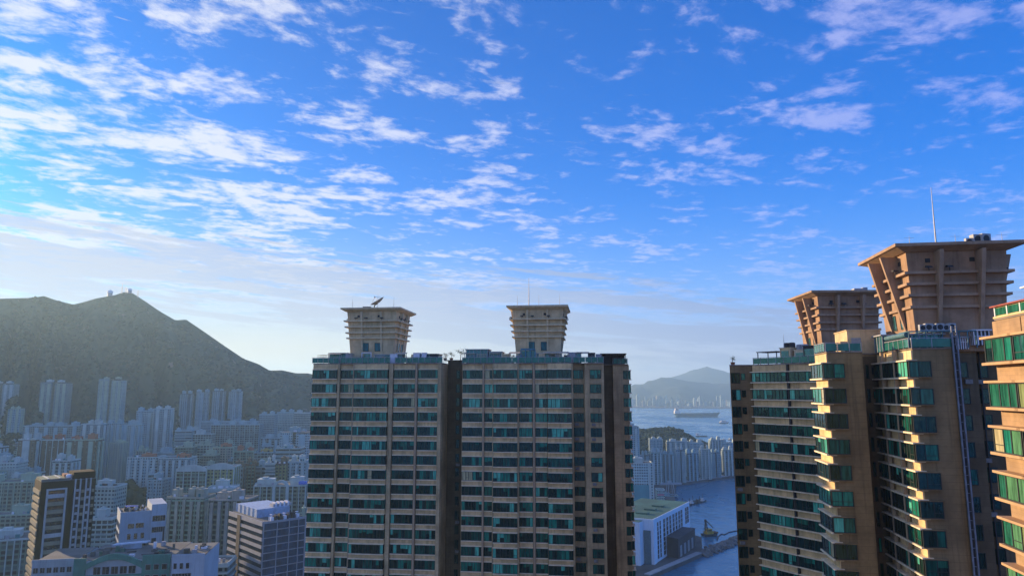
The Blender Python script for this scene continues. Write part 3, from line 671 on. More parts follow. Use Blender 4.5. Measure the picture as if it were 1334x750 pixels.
    m = MB(); a = U(1099, 11)
    for i, h in enumerate((1.5, 1.5, 2.9, 2.9)): m.box(a+i*.55, a+i*.55+.548, 10.9, 13, z, z+h)
    m.build('stair_wall', [band], T.root)
    cu, cv = P.local(ray(1166,317)[0]*76, 76)
    zc = zat(317, 76)
    crown(T.root, cu, cv, 13.6, z-.2, zc, 12.6, base=.67, top=.77, mw=crown_dark, mf=crown_dark_fin, out=1.75, windows='side', bands_at=(.42,.535,.645,.755))
    # roof terrace: pergola beams and glazed room, long pipe
    m = MB(); x0, x1 = -.1, xr+2.4
    m.box(x0, x1, .3, .42, z+1.75, z+1.87)
    for i in range(9): x = x0+(x1-x0)*i/8; m.box(x-.05, x+.05, .3, .42, z, z+1.748); m.box(x-.05, x+.05, .422, 3.0, z+1.78, z+1.86)
    m.tube((x0, 9.5, z+1.5), (x0, .9, z+1.5), .3, n=10); m.build('pergola', [mat('blue green painted steel', (.07,.17,.20), .5)], T.root)
    room(T.root, .3, 3.4, .8, 1.3, z, z+1.6, n=4)
    room(T.root, -.5, .9, 7, 9.6, z, z+2.0, n=3); room(T.root, U(1276,2.5), U(1296,2.5), 2.5, 4, z+.4, z+2.1, [white_m, dark_m, white_m], n=4)
    room(T.root, U(1253,3), U(1268,3), 3.2, 4.2, z, z+1.4, [white_m, dark_m, grey_m], n=5)
    return P, z, T, zc, (cu, cv)
PB, zB, TB, zcB, cB = tower_b()
mast(PB.world(PB.U(1219, 4, 313), 4, zcB), 7.0, .09, 'tall dark mast on the largest crown slab', cat='antenna')
for i, (px, s) in enumerate(((1262,.8),(1272,1.15),(1282,1.2))):
    ac_unit(PB.world(PB.U(px, 4.2, 312), 4.2, zcB), -PB.phi+.2*i, 'grey boxed cooling unit on the largest crown slab', 'cooling units on the largest crown', s)
for i, px in enumerate((1185, 1245, 1306)):
    mast(PB.world(PB.U(px, 2.2, 316), 2.2, zcB), 1.0, .035, 'short rod with a crossbar along the edge of the largest crown slab', 1)['group'] = 'rods along the largest crown edge'
for i in range(6):
    ac_unit(PB.world(PB.U(1202+i*7.5, 2.1, 430), 2.1, zB+1.62 if i < 0 else zB+1.88), -PB.phi+.1*(i % 3), 'air conditioner in the row on the terrace frame below the largest crown', 'air conditioners below the largest crown', .72+.1*(i % 2))
for i, (u, v) in enumerate(((-6.1, 7.6), (-4.3, 7.4))):
    tree(PB.world(u, v, zB), .9, 70+i, 'low potted shrub behind the small glass rail beside the stepped orange wall', group='shrubs on the small terrace')

# ================================================================== tower C, close by and in full sun
def tower_c():
    P = Plan(1304.5, 46.0, R(10), 490); U, V = P.U, P.V
    T = Tower(P, 'residential_tower', 'orange sunlit tower with green glass and red roof trim', zat(441.5, 46), 1.55, 2.9, 8, 15)
    zr = T.zt+1.25; fs = Fr((0,0),(0,-1),(-1,0))
    T.w.box(0, 12, -16, 0, 0, zr-.02, 0)
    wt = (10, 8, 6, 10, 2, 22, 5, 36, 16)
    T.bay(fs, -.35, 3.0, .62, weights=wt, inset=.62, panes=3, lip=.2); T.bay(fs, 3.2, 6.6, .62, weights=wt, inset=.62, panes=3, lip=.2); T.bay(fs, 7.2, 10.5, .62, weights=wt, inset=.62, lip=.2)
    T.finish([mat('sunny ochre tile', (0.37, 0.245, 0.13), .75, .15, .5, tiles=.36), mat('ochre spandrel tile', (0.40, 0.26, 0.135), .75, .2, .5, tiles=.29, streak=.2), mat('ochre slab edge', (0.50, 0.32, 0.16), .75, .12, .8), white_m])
    m = MB(); m.box(-.06, 12, -16, .06, zr-.018, zr+.1); m.build('roof', [roof_m], T.root)
    m = MB(); zp = zr+.1; m.fbox(fs, -.1, 14, -.3, .1, zp+.002, zp+.12, 0); m.build('parapet', [band], T.root)
    # glazed penthouse wall above the parapet, red coping, and a higher glass room
    z = zp+.12
    m = MB(); m.fbox(fs, -.1, 14, -.25, .0, z+.002, z+.62, 2)
    for i in range(9):
        a = .0+i*1.55; m.fbox(fs, a, a+.12, -.15, .05, z-.2, z+.6, 0); m.fbox(fs, a+.12, a+1.5, .004, .03, z+.06, z+.56, 1)
    m.fbox(fs, -.25, 14, -.5, .2, z+.622, z+.72, 3); m.build('penthouse', [white_m, G[5], band, red_m], T.root)
    m = MB(); m.box(1.3, 4, -12, -1.6, zp, z+1.7, 1)
    for i in range(8): y = -1.6-i*1.3; m.box(1.2, 1.29, y-.06, y+.06, zp, z+1.7, 0)
    m.box(1.19, 1.28, -12, -1.6, z+1.15, z+1.22, 0); m.box(1.0, 4.2, -12, -1.3, z+1.702, z+1.8, 0)
    m.box(1.9, 4.0, -12, -2.4, z+1.802, z+2.35, 2); m.box(1.7, 4.0, -12.1, -2.1, z+2.352, z+2.5, 3); m.build('roof_room', [white_m, rail_glass, crown_wall, red_m], T.root)
    return P, T
PC, TC = tower_c()
# ================================================================== ground, water, mountain
def interp(tab, x):
    if x <= tab[0][0]: return tab[0][1]
    for (a, b), (c, d) in zip(tab, tab[1:]):
        if x <= c: return b+(d-b)*(x-a)/(c-a)
    return tab[-1][1]
def fbm(x, y, s, o=4, seed=0.0):
    return noise.fractal(Vector((x/s, y/s, seed)), 0.9, 2.1, o)
RIDGE = [(-2600,205),(-1400,255),(-900,290),(-585,322),(-300,352),(-120,378),(-40,390),(0,388.5),(25,388),(45,385.5),(62,391),(85,396.5),(100,393),(115,388.5),(140,384),(150,380.5),(162,381.5),(178,391),(200,405),(222,417),(236,416),(258,430),(290,451),(315,467),(335,474),(350,482.5),(366,482),(385,486),(400,486),(420,490),(470,500),(540,508)]  # ridge past the west edge of view is unseen, shaped to shade the city
RF, RR = 1050.0, 2450.0
def mtn(x, y):
    """height of the mountain side above the sea; 0 outside it"""
    if y < 30: return 3.0
    px = CX+F*1.0108*x/y
    if px > 545: return 3.0
    r = math.hypot(x, y); Yr = RR*y/r
    zr = H+ray(CX, interp(RIDGE, px))[1]*Yr
    rf = RF+90*noise.noise(Vector((px/120, 2.2, 0)))
    if r < rf: return 3.0
    u = (r-rf)/(RR-rf)
    if u <= 1:
        base = 3+(zr-3)*(0.72*u**1.6+0.28*u)
        return max(3.0, base+min(1, zr/250)*math.sin(math.pi*min(u,1))**0.8*(60*fbm(x, y, 420, 5, 1.3)-115*(1-min(1, abs(noise.noise(Vector((px/34+.5*noise.noise(Vector((x/300, y/300, 0))), r/2600, 7))))*2.6))))
    q = min(1, (u-1)/0.9); return max(3.0, zr*(1-q)**1.5+20*q*fbm(x, y, 300, 3))
def forest_mat():
    m = bpy.data.materials.new('forested slope'); m.use_nodes = True; n = N(m.node_tree)
    tc = n('ShaderNodeTexCoord').outputs['Object']
    col = n.mix(n.ss(n.noise(tc, .018, 6, .65), .35, .68), (.018,.040,.024), (.050,.080,.042))
    col = n.mix(n.ss(n.noise(tc, .0042, 5, .6, 1.2), .50, .64), col, (.060,.078,.044))
    col = n.mix(n.ss(n.noise(tc, .030, 3, .5), .66, .72), col, (.15,.14,.11))
    b = n('ShaderNodeBsdfPrincipled', {'Base Color': col, 'Roughness': .95, 'Specular IOR Level': .1})
    o = n('ShaderNodeOutputMaterial'); m.node_tree.links.new(b.outputs[0], o.inputs[0]); return m
forest = forest_mat()
ground_m = mat('city ground', (0.09, 0.09, 0.085), 0.95, 0.4, 0.03, spec=0.2)
def mountain():
    m = MB(); pxs = [-2600+i*70 for i in range(30)]+[-500+i*20 for i in range(25)]+[i*3.2 for i in range(170)]; rs = [RF-90+i*(RR-RF+90)/46 for i in range(47)]+[RR+i*90 for i in range(1, 16)]
    for px in pxs:
        t = (px-CX)/F/1.0108; k = 1/math.sqrt(1+t*t)
        for r in rs: x, y = t*r*k, r*k; m.v.append((x, y, mtn(x, y)-(2.5 if r < RF+95 and mtn(x, y) <= 3.01 else 0)))
    n = len(rs)
    for i in range(len(pxs)-1):
        for j in range(n-1): m.f.append((i*n+j, (i+1)*n+j, (i+1)*n+j+1, i*n+j+1)); m.mi.append(0)
    o = m.build('mountain', [forest], smooth=True); tag(o, 'dark forested mountain rising behind the city', None, None, 'structure')
    # tree crowns over the slope that faces the city
    r = random.Random(4); b = MB()
    for _ in range(9000):
        px = r.uniform(-60, 470); u = r.random()**1.25; rad = RF+u*(RR-RF-8)
        t = (px-CX)/F/1.0108; k = 1/math.sqrt(1+t*t); x, y = t*rad*k, rad*k
        if noise.noise(Vector((x/140, y/140, 5))) < -.28: continue
        z = mtn(x, y)
        if z < 8: continue
        s = r.uniform(3.0, 7.0); b.blob((x, y, z+s*.25), s, r, r.choice((0,0,1,2)), .75)
    o = b.build('woodland', [mat('mountain tree crowns', (0.022,0.045,0.024), .95, .4, .05, spec=.1), mat('olive tree crowns', (0.030,0.056,0.028), .95, .4, .05, spec=.1), mat('dry tree crowns', (0.055,0.060,0.034), .95, .4, .05, spec=.1)])
    tag(o, 'close woodland covering the mountain side', None, None, 'stuff')
mountain()
def gp(px, py, z=3.0): x, y = ground(px, py, z); return (x, y)
coast = [gp(847,749), gp(914.5,720), gp(914,699), gp(893,693), gp(884,664), gp(878,645), gp(881,630), gp(957,619.5), gp(1030,611), gp(1035,598), gp(930,589), gp(905,579), gp(880,569), gp(820,567), gp(700,562)]
land = [(1600,-800), (1600,240), (330,300), (150,420)]+coast+[(-200,3600),(-6000,3600),(-6000,-800)]
m = MB(); m.prism(land, -6, 3.0); tag(m.build('ground', [ground_m]), 'flat city ground reaching the quays', None, None, 'structure')
def water():
    mw = bpy.data.materials.new('harbour water'); mw.use_nodes = True; n = N(mw.node_tree)
    tc = n('ShaderNodeTexCoord').outputs['Object']
    mp = n('ShaderNodeMapping', {0: tc}); mp.inputs['Scale'].default_value = (1, .55, 1)
    h = n.m('ADD', n.m('MULTIPLY', n.noise(mp.outputs[0], .045, 6, .62), 1.0), n.m('MULTIPLY', n.noise(mp.outputs[0], .0045, 3), .8))
    sm = n.ss(n.noise(mp.outputs[0], .004, 4, .6, 1.0), .42, .6, .16, .36)
    b = n('ShaderNodeBsdfPrincipled', {'Base Color': (.010,.15,.25,1), 'Roughness': sm, 'IOR': 1.33})
    bp = n('ShaderNodeBump', {'Height': h, 'Strength': .9, 'Distance': 2.0}); mw.node_tree.links.new(bp.outputs[0], b.inputs['Normal'])
    o = n('ShaderNodeOutputMaterial'); mw.node_tree.links.new(b.outputs[0], o.inputs[0])
    m = MB(); m.quad((-9000,-3000,0),(16000,-3000,0),(16000,13900,0),(-9000,13900,0)); tag(m.build('water', [mw]), 'calm blue harbour water', None, None, 'structure')
water()
# far shore and hills across the harbour
far_forest = mat('far hillside', (0.045,0.06,0.04), .95, .4, .004, spec=.1)
def farhill(tab, Y, depth, name, label):
    m = MB(); n = 14; xs = [tab[0][0]+(tab[-1][0]-tab[0][0])*i/90 for i in range(91)]
    for px in xs:
        t = ray(px, 508)[0]; zr = zat(interp(tab, px), Y)+18*fbm(px, 3, 9, 3)
        for j in range(n+6):
            u = j/(n-1); yy = Y-depth*(1-u) if u <= 1 else Y+(u-1)*1600
            z = zr*u**1.3 if u <= 1 else zr*max(0, 1-(u-1)*2.2)
            m.v.append((t*Y+(yy-Y)*.1, yy, max(1, z+min(u, 1)*(1-min(u,1))*200*fbm(px*14, yy, 500, 4))))
    k = n+6
    for i in range(90):
        for j in range(k-1): m.f.append((i*k+j, (i+1)*k+j, (i+1)*k+j+1, i*k+j+1)); m.mi.append(0)
    tag(m.build(name, [far_forest], smooth=True), label, None, None, 'structure')
farhill([(700,506),(780,504),(822,502.5),(835,500.5),(850,495),(862,491.5),(872,490.5),(884,493.5),(900,497),(925,499),(950,499),(1000,500),(1100,505),(1240,507)], 8200, 1900, 'hills', 'rounded hill across the harbour')
farhill([(800,506),(850,497),(876,491),(900,483),(914,479.5),(922,477.6),(930,479),(950,485),(985,492),(1040,498),(1150,504),(1300,507)], 10800, 2200, 'hills', 'higher hazy peak across the harbour')
m = MB(); m.prism([(t*Y, Y) for t, Y in ((-.1,5700),(.17,5600),(.24,5450),(.36,5300),(.9,5200),(.9,8400),(-.1,8400))], -5, 4); tag(m.build('far_shore', [ground_m]), 'low built-up shore across the harbour', None, None, 'structure')
# wooded headland
def headland():
    pts = [gp(822,590), gp(850,600), gp(905,600), gp(926,590), gp(905,579), gp(880,570), gp(822,568)]
    tab = [(790,566),(815,563),(826,561),(845,560),(862,558.5),(872,557.5),(884,561),(896,568),(908,577),(918,584),(926,590)]
    m = MB(); n = 13; r = random.Random(8); top = []
    for i in range(61):
        px = 770+i*2.6; t = ray(px, 570)[0]
        for j in range(n):
            u = j/(n-1); Y = 1330+u*560; Yr = 1620; zr = max(3, zat(interp(tab, px), Yr)) if px < 926 else 2
            prof = max(0, 1-abs(Y-Yr)/300)**.7
            z = 2.0+(zr-2)*prof+(4*fbm(px*6, Y, 60, 3) if 0 < prof < .99 else 0)
            m.v.append((t*Y, Y, z)); top.append((t*Y, Y, z, prof))
    for i in range(60):
        for j in range(n-1): m.f.append((i*n+j, (i+1)*n+j, (i+1)*n+j+1, i*n+j+1)); m.mi.append(0)
    tag(m.build('headland', [forest], smooth=True), 'low wooded headland beside the harbour', None, None, 'structure')
    b = MB()
    for x, y, z, p in top:
        for _ in range(4):
            if z > 8 and r.random() < .75: s = r.uniform(3, 6); b.blob((x+r.uniform(-6,6), y+r.uniform(-25,25), z+s*.2), s, r, r.choice((0,0,1)), .8)
    tag(b.build('woodland', [MATS['mountain tree crowns'], MATS['olive tree crowns']]), 'trees covering the low headland', None, None, 'stuff')
headland()

# ================================================================== city
def facade(name, wall, win, bx=3.0, bz=2.9, ww=.62, wh=.5, var=.5, rough=.8):
    """far facade: small recessed-looking window grid with uneven panes, stained wall"""
    if name in MATS: return MATS[name]
    m = bpy.data.materials.new(name); m.use_nodes = True; n = N(m.node_tree)
    t = n('ShaderNodeTexCoord'); p = n('ShaderNodeSeparateXYZ', {0: t.outputs['Object']}).outputs; nn = n('ShaderNodeSeparateXYZ', {0: t.outputs['Normal']}).outputs
    isx = n.m('GREATER_THAN', n.m('ABSOLUTE', nn[0]), .5); up = n.m('GREATER_THAN', n.m('ABSOLUTE', nn[2]), .5)
    s = n.m('ADD', n.m('MULTIPLY', p[1], isx), n.m('MULTIPLY', p[0], n.m('SUBTRACT', 1.0, isx)))
    a = n.m('DIVIDE', s, bx); b = n.m('DIVIDE', p[2], bz)
    fa, fb = n.m('FRACT', a), n.m('FRACT', b)
    wn = n('ShaderNodeTexWhiteNoise', {'Vector': n('ShaderNodeCombineXYZ', {0: n.m('FLOOR', a), 1: n.m('FLOOR', b), 2: isx}).outputs[0]}, noise_dimensions='3D').outputs[0]
    ma = n.m('LESS_THAN', n.m('ABSOLUTE', n.m('SUBTRACT', fa, .5)), ww/2); mb = n.m('LESS_THAN', n.m('ABSOLUTE', n.m('SUBTRACT', fb, .55)), wh/2)
    mask = n.m('MULTIPLY', n.m('MULTIPLY', ma, mb), n.m('SUBTRACT', 1.0, up))
    sill = n.m('MULTIPLY', n.m('LESS_THAN', fb, .12), n.m('SUBTRACT', 1.0, up))
    mp = n('ShaderNodeMapping', {0: t.outputs['Object']}); mp.inputs['Scale'].default_value = (.5, .5, .05)
    st = n.ss(n.noise(mp.outputs[0], .8, 4, .6), .42, .75)
    wc = n.mix(n.m('MULTIPLY', st, .45), wall, tuple(c*.45 for c in wall))
    wc = n.mix(n.m('MULTIPLY', sill, .3), wc, tuple(c*.6 for c in wall))
    oi = n('ShaderNodeObjectInfo').outputs['Random']
    wc = n('ShaderNodeVectorMath', {0: wc, 'Scale': n.m('ADD', .66, n.m('MULTIPLY', oi, .68))}, operation='SCALE').outputs[0]
    gc = n.mix(n.m('POWER', wn, 2.6), tuple(c*.22 for c in win), tuple(min(1, c*(1+3.2*var)) for c in win))
    col = n.mix(mask, wc, gc)
    ro = n.m('SUBTRACT', rough, n.m('MULTIPLY', mask, .5))
    bs = n('ShaderNodeBsdfPrincipled', {'Base Color': col, 'Roughness': ro})
    bp = n('ShaderNodeBump', {'Height': n.m('SUBTRACT', 1.0, mask), 'Strength': .8, 'Distance': .3}); m.node_tree.links.new(bp.outputs[0], bs.inputs['Normal'])
    o = n('ShaderNodeOutputMaterial'); m.node_tree.links.new(bs.outputs[0], o.inputs[0])
    MATS[name] = m; return m
FM = {
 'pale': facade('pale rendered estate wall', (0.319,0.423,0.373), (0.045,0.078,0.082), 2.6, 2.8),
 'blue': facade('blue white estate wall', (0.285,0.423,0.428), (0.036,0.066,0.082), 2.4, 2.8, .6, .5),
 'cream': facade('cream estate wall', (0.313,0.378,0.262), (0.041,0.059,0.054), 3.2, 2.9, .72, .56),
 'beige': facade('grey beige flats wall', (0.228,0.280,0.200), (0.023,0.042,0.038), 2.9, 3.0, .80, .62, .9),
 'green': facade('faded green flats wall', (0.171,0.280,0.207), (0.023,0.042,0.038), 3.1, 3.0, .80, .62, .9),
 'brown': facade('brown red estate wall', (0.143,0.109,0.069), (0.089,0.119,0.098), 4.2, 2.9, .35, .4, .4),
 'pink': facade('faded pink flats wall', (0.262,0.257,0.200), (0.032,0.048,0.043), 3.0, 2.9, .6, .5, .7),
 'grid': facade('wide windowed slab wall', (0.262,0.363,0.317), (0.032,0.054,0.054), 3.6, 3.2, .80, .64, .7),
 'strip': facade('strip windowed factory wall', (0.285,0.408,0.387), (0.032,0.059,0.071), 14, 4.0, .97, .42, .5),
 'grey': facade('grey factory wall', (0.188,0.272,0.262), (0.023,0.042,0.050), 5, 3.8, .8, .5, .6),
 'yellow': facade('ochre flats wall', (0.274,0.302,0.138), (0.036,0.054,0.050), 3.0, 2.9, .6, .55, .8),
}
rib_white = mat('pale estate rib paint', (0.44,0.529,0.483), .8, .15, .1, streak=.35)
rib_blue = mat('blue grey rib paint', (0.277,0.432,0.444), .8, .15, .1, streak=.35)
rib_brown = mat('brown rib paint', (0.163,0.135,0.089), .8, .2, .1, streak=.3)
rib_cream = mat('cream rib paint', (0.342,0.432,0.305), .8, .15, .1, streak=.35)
roof_grey = mat('weathered flat roof', (.12,.14,.135), .95, .35, .06)
roof_red = mat('brick red roof block', (.38,.15,.09), .85, .25, .2)
roof_green = mat('green roof paint', (.04,.14,.105), .85, .3, .05)
roof_teal = mat('teal painted steel', (.03,.20,.19), .7, .2, .1)
FOOT = []
def city(label, pl, pr, pt_, Y, dep, phi=0, style='ribs', fm='pale', rib=None, n=4, cat='apartment block', name='apartment_block', group=None, roof=roof_grey, house=2, hmat=None, base=None, seed=None):
    """one block: px of its front's two ends and of its top, distance, depth, turn"""
    phi = R(phi); P = Plan(pl, Y, phi, pt_); w = P.U(pr, 0, pt_); zt = zat(pt_, Y)
    c = P.world(w/2, dep/2)
    z0 = min(mtn(c.x, c.y), mtn(P.x, P.y))-1.5 if base is None else base
    h = zt-z0; r = random.Random(seed if seed is not None else int(pl*31+pt_*7+Y))
    FOOT.append((c.x, c.y, max(w, dep)*.55))
    o = P.root(name, label, cat, group, z0)
    m = MB(); rib = rib or rib_white
    if style == 'cross':
        a = w*.32; m.prism([(a,0),(w-a,0),(w-a,dep*.3),(w,dep*.3),(w,dep*.7),(w-a,dep*.7),(w-a,dep),(a,dep),(a,dep*.7),(0,dep*.7),(0,dep*.3),(a,dep*.3)], 0, h)
        for x in (a*.3, w-a*.3): m.box(x-1.0, x+1.0, dep*.3-1.3, dep*.3+.1, 0, h-2, 1)
        for x in (a+.8, w-a-.8, w/2): m.box(x-.8, x+.8, -1.0, .1, 0, h-1.5, 1)
    elif style == 'twin':
        g = w*.06; m.box(0, w/2-g, 0, dep, 0, h); m.box(w/2+g, w, 0, dep, 0, h*.985); m.box(w/2-g-.1, w/2+g+.1, dep*.35, dep*.8, 0, h-3)
        for i in range(n):
            for x0 in (0, w/2+g): x = x0+(w/2-g)*(i+.5)/n; q = w/2/n*.22; m.box(x-q, x+q, -1.1, .1, 0, h*.985-1.2, 1)
    else:
        m.box(0, w, 0, dep, 0, h)
        if style == 'ribs':
            for i in range(n):
                x = w*(i+.5)/n; q = w/n*.2; m.box(x-q, x+q, -1.3, .1, 0, h-r.uniform(.3, 2), 1)
            k = max(2, int(n*dep/w))
            for i in range(k):
                y = dep*(i+.5)/k; q = dep/k*.2
                for sx in (-1, 1): m.box(*(sorted((-.1 if sx < 0 else w-.1, -1.2 if sx < 0 else w+1.2))), y-q, y+q, 0, h-1.5, 1)
        elif style == 'bands':
            f = max(2.9, h/60 if h > 120 else 3.0); k = int(h/f)
            for i in range(max(0, k-28), k): z = h-i*0-(k-i)*f+f*.9; m.box(-.5, w+.5, -.5, dep+.5, z-.35, z+.35, 1) if z < h else None
        elif style == 'fins':
            for i in range(n+1): x = w*i/n; m.box(x-.3, x+.3, -.5, .1, 0, h+.6, 1)
            for i in range(4): y = dep*i/3; m.box(-.45, .1, y-.3, y+.3, 0, h+.6, 1); m.box(w-.1, w+.45, y-.3, y+.3, 0, h+.6, 1)
    m.build('wall', [FM[fm], rib], o)
    m = MB(); m.box(.5, w-.5, .5, dep-.5, h+.004, h+.25, 0)
    if style in ('ribs', 'bands', 'plain', 'fins'):
        m.box(-.15, w+.15, -.15, .4, h+.006, h+1.1, 1); m.box(-.15, w+.15, dep-.4, dep+.15, h+.006, h+1.1, 1); m.box(-.15, .4, .402, dep-.402, h+.006, h+1.1, 1); m.box(w-.4, w+.15, .402, dep-.402, h+.006, h+1.1, 1)
    m.build('roof', [roof, rib], o)
    for i in range(house):
        x = w*(i+.5+r.uniform(-.2,.2))/house; hw = min(w/house*.3, 6)*r.uniform(.7,1.1); hd = dep*.18; hh = r.uniform(2.8, 6.0); y = dep*r.uniform(.35,.6)
        m = MB(); m.box(x-hw, x+hw, y-hd, y+hd, h+.255, h+hh); m.box(x-hw-.2, x+hw+.2, y-hd-.2, y+hd+.2, h+hh+.003, h+hh+.35); m.box(x-hw*.5, x+hw*.2, y-hd*.4, y+hd*.5, h+hh+.353, h+hh+1.6); m.build('lift_housing', [hmat or rib], o)
    if Y < 900:
        for i in range(r.randint(2, 5)):
            m = MB(); x, y = r.uniform(1, max(1.2, w-3)), r.uniform(1, dep*.3); a = r.uniform(.8, 2.2); m.box(x, x+a, y, y+a*.7, h+.6, h+r.uniform(1.4, 2.6)); m.box(x+.1, x+.3, y+.1, y+.3, h+.255, h+.597); m.box(x+a-.3, x+a-.1, y+.1, y+.3, h+.255, h+.597); m.build('roof_tank', [r.choice((white_m, grey_m, dark_m, roof_teal))], o)
    return o, P, w, h
hg = 'towers standing on the lower mountain slope'
city('pale tower cut by the picture edge against the forest', -14, 19, 499, 1420, 26, -15, 'twin', 'pale', n=2)
city('slim dim tower stepping below the pale edge tower', 11, 27, 533, 1150, 22, -20, 'ribs', 'blue', rib_cream, 2)
city('broad pale tower standing alone against the forest, the more westerly of two', 53, 88, 497.5, 1430, 28, -12, 'twin', 'pale', rib_cream, 2, hmat=rib_white)
city('broad pale tower standing alone against the forest, below the radar summit', 129, 160, 493.5, 1430, 28, -12, 'twin', 'pale', rib_cream, 2)
for i, (a, b, t) in enumerate(((233,250,512.5),(254.5,270.5,510.5),(275.5,291.5,509),(296.5,313,509.5))):
    city(['first of four slim blue towers in a line, the one nearest the radar summit', 'second of four slim blue towers in a line below the ridge', 'third of four slim blue towers in a line below the ridge', 'last of four slim blue towers in a line, the one nearest the dish tower'][i], a, b, t, 1520, 24, -8+i*2, 'cross', 'blue', rib_blue, 3, group='four slim towers below the ridge')
city('tall blue slab of the joined pair, its stepped western half', 178, 201, 535.5, 1080, 20, -10, 'ribs', 'blue', rib_blue, 2)
city('tall blue slab of the joined pair, its higher eastern half', 201, 222, 532.5, 1070, 20, -10, 'ribs', 'blue', rib_white, 2)
city('low broad hazy block behind the brown estate roofs', 30, 104, 555, 1010, 24, -6, 'ribs', 'pale', rib_blue, 6, house=4)
city('ribbed pale block right behind the brown estate corner', 106, 134, 552.5, 960, 22, -8, 'ribs', 'blue', rib_white, 3)
city('ribbed pale block with a cream crest between two like it', 135, 158, 552, 980, 22, -8, 'ribs', 'pale', rib_blue, 3)
city('ribbed pale block leaning against the tall blue pair', 158.5, 179, 553.5, 990, 22, -8, 'ribs', 'pale', rib_blue, 2, house=1)
city('brown estate block with a wide white blank stripe', 24, 46, 573, 760, 20, -8, 'ribs', 'brown', rib_white, 1)
city('brown estate block with narrow white ladder stripes', 46.5, 84, 573.5, 770, 20, -8, 'fins', 'brown', rib_white, 5, hmat=roof_red)
city('brown estate block with a broad striped stair panel, last of its row', 84.5, 126, 573.5, 775, 20, -8, 'ribs', 'brown', rib_cream, 3, hmat=roof_red)
city('pale banded block low at the picture edge', -10, 22, 603.5, 700, 22, -10, 'bands', 'pale', rib_white)
city('wide cream flats with a close window grid below the banded block', -30, 44, 630, 560, 24, -12, 'fins', 'cream', rib_cream, 9)
city('low cream terrace of flats under the wide cream flats', -20, 40, 673, 500, 18, -14, 'plain', 'cream', rib_cream, house=1, cat='building')
city('pale low flats with a long sloping parapet beside the black tower foot', -40, 38, 708, 420, 26, -24, 'fins', 'green', rib_white, 8, house=1)
city('plain pale slab half hidden behind the black tower', 118, 150, 634.5, 520, 16, 0, 'plain', 'pale', rib_white, house=1)
city('low pale wing with long balconies at the foot of the plain pale slab', 118, 146, 676, 470, 18, -5, 'bands', 'grid', rib_white, house=1)
city('white ribbed estate tower with a brick red roof block, beside the wooded knoll', 166, 205, 596.5, 700, 22, -6, 'ribs', 'blue', rib_white, 5, hmat=roof_red, house=1)
city('white ribbed estate tower with a brick red roof block, beside the arched green flats', 206.5, 247, 597.5, 700, 22, -6, 'ribs', 'blue', rib_white, 5, hmat=roof_red, house=1)
city('broad grey slab with an even window grid below the four slim towers', 275, 338, 553.5, 1060, 18, -4, 'fins', 'grid', rib_blue, 10, house=4)
city('long low hazy slab behind the broad grey slab', 262, 345, 549, 1260, 18, -4, 'bands', 'blue', rib_blue, house=3)
city('stepped blue block between the grey slab and the pale hillside row', 338, 358, 540, 1120, 20, -4, 'bands', 'blue', rib_blue)
city('pale hillside block with close balconies behind the blank grey towers', 361, 383, 537.5, 1200, 20, -4, 'bands', 'pale', rib_blue)
city('pale hillside block touching the edge of the dish tower', 383.5, 412, 538, 1200, 20, -4, 'bands', 'pale', rib_white)
city('blank blue grey tower with a dark slot down its middle', 365, 402, 563, 820, 20, -3, 'twin', 'blue', rib_blue, 1, house=1)
city('striped grey factory block below the slotted tower', 359, 391, 584.5, 720, 22, -3, 'plain', 'strip', rib_blue, house=1, cat='building')
city('pale block with a stepped roof on the flank of the hillside', 340, 372, 571, 960, 20, -4, 'ribs', 'grid', rib_blue, 4)
for i, (a, b, t, Y, f, s, rb, lab) in enumerate((
 (302,318,607.5,640,'grey','fins',rib_brown,'narrow dark flats with red brown corner lines'),
 (319,332,606,650,'green','fins',rib_brown,'narrow greenish flats beside the dark red cornered flats'),
 (333,346,609,655,'grey','plain',rib_blue,'narrow shadowed grey flats behind the dark red cornered flats'),
 (346,358,604,640,'strip','bands',rib_white,'narrow white banded flats next to the ochre fronted flats'),
 (359,374,605,645,'yellow','fins',rib_brown,'ochre fronted flats with brown corner piers'),
 (375,398,602,650,'blue','ribs',rib_white,'blue white stepped flats meeting the edge of the dish tower'),
 (228,252,583,860,'green','plain',rib_cream,'faded green flats above the arched green flats'),
 (253,276,580,880,'grid','bands',rib_cream,'grey banded flats above the arched green flats'),
 (277,304,583,850,'pink','fins',rib_cream,'faded pink flats in the middle of the low town'),
 (305,330,588,800,'green','fins',rib_cream,'greenish flats with a brick stair head in the middle of the low town'),
 (331,357,590,780,'grid','plain',rib_blue,'square grey flats with an ochre stair head'),
 (228,250,561,1010,'strip','bands',rib_blue,'small banded hillside block beside the joined blue pair'),
 (251,276,566,990,'grid','plain',rib_white,'small square hillside block below the first slim tower'),
 )):
    city(lab, a, b, t, Y, 18, -5-(i % 4)*3, s, f, rb, 3, house=1+(i % 2), hmat=(mat('ochre stair head', (.45,.32,.10), .8) if i == 10 else roof_red if i in (8, 9) else None))
